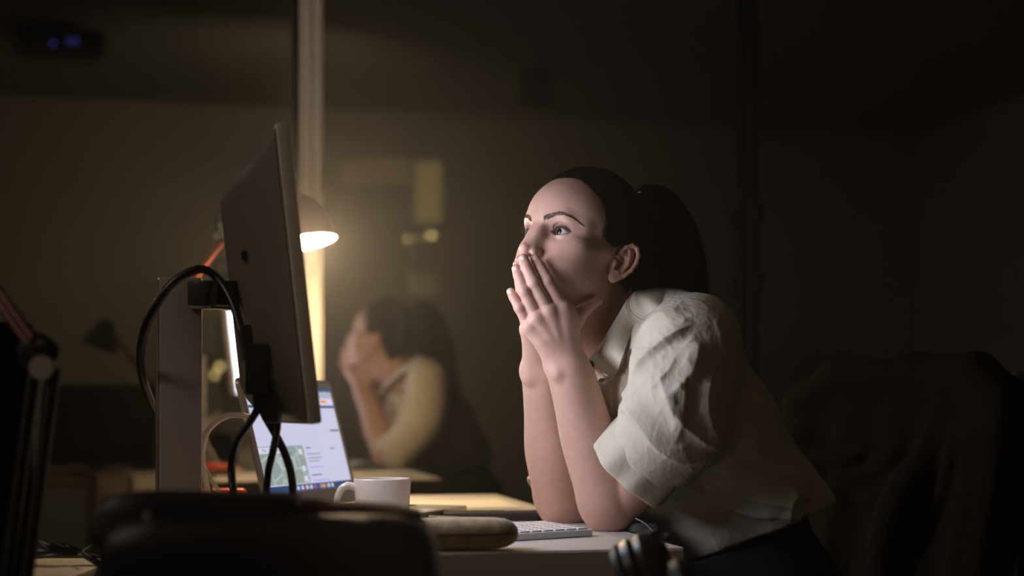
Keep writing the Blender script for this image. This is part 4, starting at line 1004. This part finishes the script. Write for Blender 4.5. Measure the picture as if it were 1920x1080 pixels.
for i in range(34):      # loose hairs standing off the tail
    an = rng.random() * 2 * math.pi; s_ = np.linspace(0, 1, len(TS)); wv = 1.0 + .45 * rng.random() * np.sin(s_ * math.pi) ** 2
    P.append((TS + (np.cos(an) * wv * tr_)[:, None] * aa + (np.sin(an) * wv * tr_)[:, None] * bb)[6:50:2])
fly = [smooth_path([pz(1200, 362, 2.15), pz(1222, 357, 2.15), pz(1245, 349, 2.14 + k * .004), pz(1262 + k * 2, 340 - k, 2.14)], 5) for k in range(3)]
P += fly
PW = []
for k in range(16):     # wisps at the nape falling over the collar
    o_ = rng.normal() * 3; e_ = rng.normal() * 5; PW.append(smooth_path([pz(1196, 520, 2.09), pz(1186 + o_ * .4, 546, 2.035), pz(1176 + o_, 570, 2.006), pz(1184 + o_ * 1.3, 590 + e_, 1.992), pz(1206 + o_ * 2, 602 + e_, 1.984), pz(1240 + rng.random() * 20, 600 + e_ * 1.5, 1.984)][:int(rng.integers(4, 7))], 6))
strands('nape_wisps', PW, .00016, .00008, M['hair'], person)['kind'] = 'stuff'
strands('ponytail_strands', P, .00034, .00018, M['hair'], person)['kind'] = 'stuff'
print('head done', round(time.time() - T0, 1))
# ---- the shirt
SAX = -V
shirtF = Field()
NS = pz(1292, 645, 1.985); FS = NS + V * .31
def sc(a, b, r1, r2, k, fk=1.0): shirtF.cone(a, b, r1, r2, k, 1, (SAX, fk) if fk != 1 else None)
A_, B_, C_ = pz(1248, 652, 2.125), pz(1340, 802, 2.125), pz(1438, 958, 2.125)
sc(A_, B_, .083, .086, .02, 1.6); sc(B_, C_, .086, .080, .02, 1.42)
sc(A_, NS, .072, .060, .03); sc(A_, FS, .072, .060, .03)
sc(pz(1162, 738, 2.10), pz(1206, 880, 2.12), .047, .066, .03, 1.7); sc(pz(1222, 890, 2.125), pz(1335, 985, 2.125), .066, .066, .03, 1.35)
# near sleeve
SL = [NS, pz(1276, 735, 1.972), pz(1262, 790, 1.972), pz(1236, 828, 1.985), pz(1214, 852, 1.998)]
limb(shirtF, SL, [.056, .064, .066, .058, .050], .012)
a1_ = np.array([-.35, 0, -.937]); a3_ = np.array([.937, 0, -.35])
shirtF.ell(pz(1282, 722, 2.03), np.stack([a1_, [0, 1., 0], a3_], 1), [.130, .098, .070], .03)
sc(pz(1290, 790, 1.985), pz(1345, 835, 2.02), .055, .030, .03)
# far sleeve
limb(shirtF, [FS, pz(1150, 800, 2.30), pz(1085, 900, 2.262), pz(1052, 940, 2.235)], [.060, .068, .056, .047], .012)
# tail of the shirt at the back
sc(pz(1480, 930, 2.07), pz(1530, 938, 2.05), .045, .020, .04); sc(pz(1530, 938, 2.05), pz(1553, 948, 2.045), .020, .006, .02)
# room for the neck, straight hem
shirtF.cone(H(0, -6, -30), pz(1186, 655, 2.11), .058, .060, .006, -1)
shirtF.cone(H(0, 25, -70), pz(1124, 658, 2.07), .045, .032, .006, -1)
hemP = pz(1330, 1056, 2.0); hn = np.array([.40, 0, -.917], np.float32)
shirtF.func(lambda P: -((P - hemP.astype(np.float32)) @ hn), pz(1400, 1000, 2.1), 9, -1, .006)
shirtF.func(desk_slab(.004), DC, 9, -1, .004)
def onshirt(px, py, off=0.0, F=None):
    h_ = hit(F or shirtBase, px, py); return None if h_ is None else h_ + np.array([0, -off, 0])
shirtBase = Field(); shirtBase.p = list(shirtF.p)
def ridge(P, r=.006, lift=.001, k=.016):
    lift *= .8; k *= .8
    Q = [onshirt(x, y, lift - r * .55) for x, y in P]
    if any(q is None for q in Q): return
    Q = smooth_path(Q, 4); n_ = len(Q); rr = r * (.35 + .65 * np.sin(np.linspace(.12, .88, n_) * math.pi)); shirtF.path(Q, rr, k)
def groove(P, r=.006, k=.014, dep=.0):
    r *= .7; k *= 1.5; dep -= .002
    Q = [onshirt(x, y, .003 - dep) for x, y in P]
    if any(q is None for q in Q): return
    Q = smooth_path(Q, 4); n_ = len(Q); rr = r * (.25 + .75 * np.sin(np.linspace(.1, .9, n_) * math.pi)); shirtF.path(Q, rr, k, -1)
t1 = time.time(); sv, sq = field_mesh(shirtF, (.05, 1.84, .64), (.52, 2.42, CZ + .24), .0020); print('shirt', len(sv), round(time.time() - t1, 1))
sv = smooth_verts(sv, sq, 2)
from mathutils import noise as mn_
sg = grad(shirtBase, sv.astype(np.float32), .004); svr = (sv - PO) @ np.array([[.8, .1, -.6], [0, 1, 0], [.6, 0, .8]])
dsp = np.empty(len(sv))
for i_, (x, y, z) in enumerate(svr):
    w1 = mn_.noise((x * 5, y * 5, z * 5)); a1 = mn_.noise((x * 30 + w1 * 3, y * 26, z * 18 + w1 * 2)); a2 = mn_.noise((x * 80 + w1 * 3, y * 60, z * 45 - w1 * 4))
    dsp[i_] = .0007 * (1 - min(1, abs(a1) * 2.6)) ** 3 + .0006 * (1 - min(1, abs(a2) * 2.4)) ** 3 * (.6 + w1) + .0012 * w1
# folds laid along lines on the near side: a soft slope on one side, a steep one on the other (+ is to the left of the line's direction)
spx = 960 + F_PX * sv[:, 0] / sv[:, 1]; spy = HZ - F_PX * (sv[:, 2] - CZ) / sv[:, 1]; near_side = np.clip(-sg[:, 1] * 3 + .6, 0, 1)
def fold(P, amp, wl, wr, taper=.25):
    P = smooth_path(np.array(P, float), 6); sel = np.where((spx > P[:, 0].min() - 80) & (spx < P[:, 0].max() + 80) & (spy > P[:, 1].min() - 80) & (spy < P[:, 1].max() + 80) & (near_side > 0))[0]
    best = np.full(len(sel), 1e9); sgn_ = np.ones(len(sel)); tt_ = np.zeros(len(sel)); n_ = len(P) - 1; X, Y = spx[sel], spy[sel]
    for k in range(n_):
        d_ = P[k + 1] - P[k]; l2 = d_ @ d_ + 1e-9; t = np.clip(((X - P[k, 0]) * d_[0] + (Y - P[k, 1]) * d_[1]) / l2, 0, 1); ex = X - P[k, 0] - t * d_[0]; ey = Y - P[k, 1] - t * d_[1]; dd_ = np.hypot(ex, ey); m_ = dd_ < best
        best[m_] = dd_[m_]; sgn_[m_] = np.sign(-(d_[0] * ey - d_[1] * ex))[m_]; tt_[m_] = (k + t[m_]) / n_
    wd_ = np.where(sgn_ > 0, wl, wr); env = np.clip(np.minimum(tt_, 1 - tt_) / taper, 0, 1); env = env * env * (3 - 2 * env)
    dsp[sel] += amp * (1.6 if taper < .4 else 1) / 1000 * np.exp(-(best / wd_) ** 1.25) * env * near_side[sel]
fold([(1306, 602), (1262, 634), (1230, 660), (1204, 690), (1180, 728)], 7.5, 6, 24); fold([(1296, 578), (1246, 596), (1214, 622), (1198, 655), (1184, 702)], 5.5, 6, 18)
fold([(1300, 628), (1306, 662), (1292, 704), (1258, 744), (1216, 772)], 7, 20, 40); fold([(1176, 700), (1173, 722), (1172, 752)], 4, 4, 12)
fold([(1146, 784), (1176, 770), (1204, 800), (1238, 842), (1285, 862), (1350, 850)], 6, 26, 8); fold([(1358, 842), (1326, 832), (1290, 806), (1262, 776), (1238, 756)], 5.5, 9, 24)
fold([(1336, 690), (1322, 745), (1330, 800), (1352, 842)], 5, 26, 12); fold([(1215, 735), (1236, 722), (1258, 694), (1272, 662)], 2.2, 14, 5); fold([(1240, 690), (1246, 730), (1262, 780), (1266, 820)], 2.5, 14, 5)
fold([(1282, 700), (1284, 750), (1276, 800), (1262, 840)], 2.5, 5, 16); fold([(1370, 640), (1392, 700), (1424, 770), (1446, 840)], -1.5, 4, 4)
for P in [[(1540, 932), (1490, 890), (1430, 858), (1380, 846)], [(1530, 942), (1470, 912), (1400, 890), (1330, 876)], [(1512, 956), (1440, 940), (1370, 920), (1296, 900)], [(1490, 972), (1400, 962), (1320, 930), (1262, 905)]]: fold(P, 6.5, 7, 24)
fold([(1500, 925), (1482, 945), (1484, 985)], 6, 10, 12); fold([(1520, 935), (1510, 958), (1506, 980)], -6, 10, 10)
for k in range(70):     # short creases of worn cotton, all different
    x, y = rng.uniform(1180, 1420), rng.uniform(590, 880); a = rng.normal() * .55 + 1.75; l = rng.uniform(12, 38); b_ = rng.normal() * 7
    fold([(x - math.cos(a) * l, y - math.sin(a) * l), (x + b_, y + rng.normal() * 3), (x + math.cos(a) * l, y + math.sin(a) * l)], rng.uniform(.7, 1.8), *((9, 3) if k % 2 else (3, 9)), .5)
sv = sv + sg * dsp[:, None]
M['cotton'] = mat('cream_cotton', (.60, .535, .42), .85, spec=.2, sheen=.1)
N, L, b = nodes(M['cotton'])
noise_color(M['cotton'], (.57, .505, .39), (.63, .565, .45), 30)
tcc = N.new('ShaderNodeTexCoord')
def crumple(scale, dist, stre, prev, stretch=(1, 1, 1)):
    "creased cotton: ridged noise"
    mp = N.new('ShaderNodeMapping'); mp.inputs['Scale'].default_value = stretch; mp.inputs['Rotation'].default_value = (.3, .8, .4); L.new(tcc.outputs['Object'], mp.inputs[0])
    t = N.new('ShaderNodeTexNoise'); t.inputs['Scale'].default_value = scale; t.inputs['Detail'].default_value = 3; t.inputs['Distortion'].default_value = .8; L.new(mp.outputs[0], t.inputs['Vector'])
    s1 = N.new('ShaderNodeMath'); s1.operation = 'SUBTRACT'; s1.inputs[1].default_value = .5; a1 = N.new('ShaderNodeMath'); a1.operation = 'ABSOLUTE'; p1 = N.new('ShaderNodeMath'); p1.operation = 'POWER'; p1.inputs[1].default_value = .6
    L.new(t.outputs['Fac'], s1.inputs[0]); L.new(s1.outputs[0], a1.inputs[0]); L.new(a1.outputs[0], p1.inputs[0])
    bp = N.new('ShaderNodeBump'); bp.inputs['Strength'].default_value = stre; bp.inputs['Distance'].default_value = dist; L.new(p1.outputs[0], bp.inputs['Height'])
    if prev: L.new(prev.outputs[0], bp.inputs['Normal'])
    L.new(bp.outputs[0], b.inputs['Normal']); return bp
q1 = crumple(22, .004, .28, None, (1, 1, .5)); q2 = crumple(80, .0015, .35, q1, (1, 1, .5)); bump(M['cotton'], 900, .12, .0004, prev=q2)
sme = quad_mesh('shirt', sv - PO, sq[:, ::-1]); shirt = link('shirt', sme, M['cotton'], person)
def sub(o): o.parent = shirt; o.location = (0, 0, 0); return o
def sheet(name, G, m, th=.0016):
    "a cloth panel through a grid of points, given a thickness"
    G = np.array(G, float); a, b_ = G.shape[:2]; nr = np.cross(np.gradient(G, axis=0), np.gradient(G, axis=1)); nr /= np.linalg.norm(nr, axis=2, keepdims=True) + 1e-12
    V1 = (G + nr * th / 2).reshape(-1, 3); V2 = (G - nr * th / 2).reshape(-1, 3); n_ = a * b_
    f = [(i * b_ + j, i * b_ + j + 1, (i + 1) * b_ + j + 1, (i + 1) * b_ + j) for i in range(a - 1) for j in range(b_ - 1)]
    fs = f + [tuple(n_ + x for x in q[::-1]) for q in f]
    ring = [i * b_ for i in range(a)] + [(a - 1) * b_ + j for j in range(1, b_)] + [i * b_ + b_ - 1 for i in range(a - 2, -1, -1)] + [j for j in range(b_ - 2, 0, -1)]
    fs += [(ring[i], ring[i] + n_, ring[(i + 1) % len(ring)] + n_, ring[(i + 1) % len(ring)]) for i in range(len(ring))]
    return sub(MB(PO).add(list(V1) + list(V2), fs).build(name, m, None, sharp=60))
def loft(top, bot, n, m, sag=.0, mid=None):
    T = smooth_path(top, n); Bt = smooth_path(bot, n); k = len(T); Bt = np.array([[np.interp(s_, np.linspace(0, 1, len(Bt)), Bt[:, c]) for c in range(3)] for s_ in np.linspace(0, 1, k)])
    out = []
    for s_ in np.linspace(0, 1, m):
        L_ = T * (1 - s_) + Bt * s_; L_ = L_ + (np.array([0, -sag, sag * .6]) * math.sin(s_ * math.pi)); out.append(L_)
    return np.array(out)
# collar: near leaf, back fold, stand, far leaf
ct = [pz(1094, 685, 2.035), pz(1108, 668, 2.028), pz(1125, 648, 2.024), pz(1153, 600, 2.022), pz(1183, 553, 2.035), pz(1204, 545, 2.065), pz(1236, 541, 2.11), pz(1252, 544, 2.15)]
cb = [pz(1150, 710, 1.996), pz(1156, 700, 1.988), pz(1166, 672, 1.982), pz(1184, 622, 1.976), pz(1206, 596, 1.985), pz(1238, 576, 2.02), pz(1282, 560, 2.08), pz(1300, 566, 2.15)]
cb2 = []
for b_ in cb:
    x_, y_ = 960 + F_PX * b_[0] / b_[1], HZ - F_PX * (b_[2] - CZ) / b_[1]; q_ = onshirt(x_, y_, .005, shirtBase); cb2.append(q_ if q_ is not None and abs(q_[1] - b_[1]) < .06 else b_)
cb = cb2
sheet('collar', loft(ct, cb, 8, 12, .004), M['cotton'])
ci = [p + np.array([.004, .012, -.022]) for p in ct]
sheet('collar_stand', loft([p + np.array([.002, .004, -.001]) for p in ct], ci, 6, 5), M['cotton'])
fct = [pz(1094, 686, 2.055), pz(1091, 668, 2.09), pz(1100, 640, 2.13), pz(1128, 600, 2.17), pz(1180, 560, 2.19), pz(1240, 545, 2.17)]
fcb = [pz(1086, 690, 2.10), pz(1080, 676, 2.14), pz(1086, 650, 2.19), pz(1120, 622, 2.24), pz(1190, 590, 2.26), pz(1270, 570, 2.22)]
sheet('collar', loft(fct, fcb, 8, 8, .0), M['cotton'])
# placket down the front
pl = [(1108, 690, 1134, 706), (1116, 712, 1144, 718), (1122, 735, 1146, 745), (1128, 765, 1147, 772), (1131, 790, 1146, 794)]
GP = []
for x0, y0, x1, y1 in pl:
    row = []
    for s_ in np.linspace(0, 1, 5):
        q_ = onshirt(x0 + (x1 - x0) * s_, y0 + (y1 - y0) * s_, .003, shirtF); row.append(q_)
    GP.append(row)
if all(q is not None for r in GP for q in r): sheet('placket', [smooth_path([r[c] for r in GP], 3) for c in range(5)], M['cotton'], .002)
M['horn'] = mat('horn_button', (.22, .15, .07), .3, coat=.3)
for x, y, yy in [(1128, 717, None), (1108, 684, 2.024)]:
    q_ = onshirt(x, y, .0045, shirtF) if yy is None else pz(x, y, yy)
    if q_ is None: continue
    ax_b = np.array([-.45, -.88, .1])
    sub(MB(PO).lathe(q_, ax_b, [(0, -.001), (.0058, -.001), (.0062, .0005), (.0060, .0018), (.0050, .0020), (.0042, .0012), (0, .0012)], 24).build('button', M['horn'], None))
    mb = MB(PO); a1 = np.cross(ax_b, [0, 0, 1.]); a1 /= np.linalg.norm(a1); a2 = np.cross(ax_b, a1)
    for u_, v_ in ((1, 1), (1, -1), (-1, 1), (-1, -1)): mb.lathe(q_ + (a1 * u_ + a2 * v_) * .0014 + ax_b * .0011, ax_b, [(0, 0), (.0007, 0), (.0007, .0003), (0, .0003)], 8)
    o = mb.build('button_holes', M['pupil'], None); sub(o); o['kind'] = 'stuff'
# rolled cuffs
def cuff(c, axis, maj, r1, r2, ln_, seed, name='cuff'):
    r_ = np.random.default_rng(seed); axis = np.array(axis, float); axis /= np.linalg.norm(axis); maj = np.array(maj, float); maj -= axis * (maj @ axis); maj /= np.linalg.norm(maj); mnr = np.cross(axis, maj)
    ph = r_.random(8) * 6.28; am = r_.random(8); nseg = 72; rings = []
    prof = [(-.45, 1.00), (-.40, 1.05), (-.2, 1.075), (.0, 1.085), (.25, 1.10), (.5, 1.115), (.75, 1.12), (.92, 1.12), (.99, 1.09), (1.0, 1.05), (.95, 1.02), (.7, .99), (.3, .97), (-.2, .95)]
    for h_, k in prof:
        ring = []
        for j in range(nseg):
            a = 2 * math.pi * j / nseg; wv = sum(am[q] * .020 * math.sin((q + 2) * a + ph[q] + h_ * 1.5 * (q % 3 - 1)) for q in range(8))
            e_ = .06 * math.sin(2 * a + ph[0]) + .05 * math.sin(3 * a + ph[1])
            ring.append(c + axis * ln_ * (h_ + e_ * max(h_, 0)) + (maj * r1 * math.cos(a) + mnr * r2 * math.sin(a)) * (k + wv))
        rings.append(ring)
    k = len(rings); fs = [(i * nseg + j, i * nseg + (j + 1) % nseg, (i + 1) * nseg + (j + 1) % nseg, (i + 1) * nseg + j) for i in range(k - 1) for j in range(nseg)]
    return sub(MB(PO).add([p for r in rings for p in r], fs).build(name, M['cotton'], None, sharp=70))
cuff(pz(1213, 848, 1.998), (-.64, .30, -.71), (.74, .12, -.60), .0585, .0555, .044, 3)
cuff(pz(1062, 903, 2.242), (-.55, -.30, -.78), (.8, 0, -.55), .047, .046, .034, 5)
# ---- trousers
M['denim'] = mat('black_trousers', (.005, .005, .005), .95, spec=.1); bump(M['denim'], 500, .2, .0005)
tf = Field()
tf.cone(pz(1440, 1000, 2.125), np.array([.40, 2.13, .65]), .060, .092, .02, 1, (SAX, 1.3))
for sg, yy in ((1, 2.02), (-1, 2.24)):
    hip = np.array([.36, yy, .63]); knee = np.array([-.02, yy - .05, .555]); ank = np.array([-.06, yy - .04, .10])
    limb(tf, [hip, knee * .5 + hip * .5, knee], [.090, .078, .060], .01, 4); limb(tf, [knee, ank * .55 + knee * .45, ank], [.060, .052, .040], .01, 4)
tv, tq = field_mesh(tf, (-.12, 1.86, .03), (.62, 2.40, .86), .008)
trs = link('trousers', quad_mesh('trousers', tv - PO, tq[:, ::-1]), M['denim'], person)
for yy in (2.02, 2.24):
    x0 = np.array([-.06, yy - .04, 0])
    soft_box(MB(PO), x0 + np.array([-.06, 0, .035]), (.26, .09, .07), (np.array([1., 0, 0]), np.array([0, 1., 0]), ZZ), 4, 24, 12, .25).build('shoe', M['leather'], person)

# ---- chair with a jacket over it, second chair
M['jacket'] = mat('dark_jacket', (.006, .0042, .0036), .9, spec=.1); bump(M['jacket'], 200, .3, .001); M['mesh'] = mat('chair_mesh', (.012, .012, .012), .8); bump(M['mesh'], 420, .8, .001, kind='vor')
def chair(c, nx, ztop, label, name='office_chair', grp=None, wid=.44):
    t = thing(name, label, 'chair', (c[0], c[1], 0), grp); co = np.array(t.location); nrm = np.array([nx[0], nx[1], 0.]); nrm /= np.linalg.norm(nrm); wd = np.array([-nrm[1], nrm[0], 0]); up = ZZ * .985 - nrm * .17
    sc_ = np.array([c[0], c[1], 0]) + nrm * .26
    soft_box(MB(co), sc_ + ZZ * .475, (.46, .48, .08), (nrm, wd, ZZ), 5, 32, 14).build('seat', M['denim'], t)
    mb = MB(co); vs = []; nx_, ny_ = 18, 12
    b0 = np.array([c[0], c[1], .60]); hgt = ztop - .60
    for sd in (0, 1):
        for j in range(ny_):
            for i in range(nx_):
                a = (i / (nx_ - 1) - .5) * 2; e = j / (ny_ - 1); cw = wid / 2 * (1 - .10 * e * e) * (1 - .5 * max(0, (e - .8) / .2) ** 3 * .35)
                vs.append(b0 + wd * a * cw + up * hgt * (e - .05 * abs(a) ** 3 * e) + nrm * (.05 * a * a - .03 * math.sin(e * 2.6)) - nrm * .018 * sd)
    k = nx_ * ny_; f = [(j * nx_ + i, j * nx_ + i + 1, (j + 1) * nx_ + i + 1, (j + 1) * nx_ + i) for j in range(ny_ - 1) for i in range(nx_ - 1)]
    fs = f + [tuple(k + x for x in q[::-1]) for q in f]; ring = [i for i in range(nx_)] + [j * nx_ + nx_ - 1 for j in range(1, ny_)] + [(ny_ - 1) * nx_ + i for i in range(nx_ - 2, -1, -1)] + [j * nx_ for j in range(ny_ - 2, 0, -1)]
    fs += [(ring[i], ring[(i + 1) % len(ring)], k + ring[(i + 1) % len(ring)], k + ring[i]) for i in range(len(ring))]
    mb.add(vs, fs).build('backrest', M['mesh'], t)
    MB(co).tube([sc_ + ZZ * .42 - nrm * .1, b0 - nrm * .05 - ZZ * .1, b0 - nrm * .04 + up * .18], .02, 12, spline=6).build('back_bracket', M['black_plastic'], t)
    MB(co).tube([sc_ + ZZ * .08, sc_ + ZZ * .46], .028, 16).build('column', M['black_plastic'], t)
    for q in range(5):
        a = 2 * math.pi * q / 5 + .3; d_ = np.array([math.cos(a), math.sin(a), 0]); lg = MB(co).tube([sc_ + ZZ * .09, sc_ + d_ * .30 + ZZ * .065], [.026, .018], 10).build('leg', M['black_plastic'], t)
        w_ = MB(co).lathe(sc_ + d_ * .30 + ZZ * .03 - np.array([-d_[1], d_[0], 0]) * .018, (-d_[1], d_[0], 0), [(0, 0), (.028, 0), (.03, .006), (.03, .030), (.028, .036), (0, .036)], 18).build('castor', M['black_plastic'], None); w_.parent = lg; w_.location = (0, 0, 0)
    return t, b0, wd, up, nrm
ch, b0, wd, up, nrm = chair((.62, 2.36), (-.82, -.57), .985, 'black office chair behind the woman with a dark jacket on its backrest')
chair((.95, 2.42), (.95, -.28), .985, 'dark office chair cut off by the right edge of the picture')
jk = thing('jacket', 'dark brown jacket draped over the backrest of the office chair', 'jacket', b0)
jf = Field(); HT = .985 - .60
def jp(a, e, n_=0): return b0 + wd * a * .22 + up * HT * e + nrm * (.05 * a * a - .03 * math.sin(e * 2.6) + n_)
for n_, lo_ in ((.012, .02), (-.030, -.12)):
    for i in range(17):
        a = -1 + i * .125; e0 = lo_ + .06 * math.sin(i * 1.1) ; wv = .006 * math.sin(i * 1.9); jf.path([jp(a, .96 - .10 * abs(a) ** 4, n_), jp(a, .7, n_ + wv), jp(a * 1.02, e0, n_ + wv * 2)], [.020, .019, .017], .03)
jf.path([jp(-1.0, .86, 0), jp(-.72, .97, 0), jp(0, 1.0, 0), jp(.60, .99, 0), jp(1.0, .80, 0)], .030, .02)
for P in [[(-.8, .62), (-.5, .60), (-.3, .66)], [(-.5, .5), (-.2, .55), (0, .66)], [(-.2, .62), (.1, .5), (.2, .36)], [(-.75, .55), (-.6, .45), (-.45, .42)], [(.3, .75), (.2, .55), (.0, .45)], [(.55, .7), (.5, .5), (.38, .34)], [(-.3, .45), (-.1, .4), (.1, .42)]]:
    jf.path(smooth_path([jp(a, e, .036) for a, e in P], 3), .008, .018)
limb(jf, [jp(.30, .60, .03), jp(.18, .42, .05), jp(.12, .22, .05), jp(.16, .05, .04)], [.028, .034, .030, .024], .02)
jv, jq = field_mesh(jf, b0 - [.45, .45, .35], b0 + [.45, .45, .6], .006)
link('cloth', quad_mesh('cloth', jv - np.array(jk.location), jq[:, ::-1]), M['jacket'], jk)

# small grey pouch with a cord at the desk edge, under her elbow
pc = thing('pouch', 'grey knitted pouch at the desk edge beside the left elbow', 'pouch', pt(1204, 988, 2.04) * [1, 1, 0] + [0, 0, DZ])
pco = np.array(pc.location); soft_box(MB(pco), pco + ZZ * .0065, (.046, .07, .013), (U, V, ZZ), 6, 28, 14, .25).build('body', M['fabric_grey'], pc)
MB(pco).tube([pt(1192, 972, 1.99), pt(1210, 982, 1.975), pt(1224, 996, 1.96), pt(1234, 1010, 1.95)], .0014, 8, spline=6).build('cord', M['cable'], pc)
print('all done', round(time.time() - T0, 1))
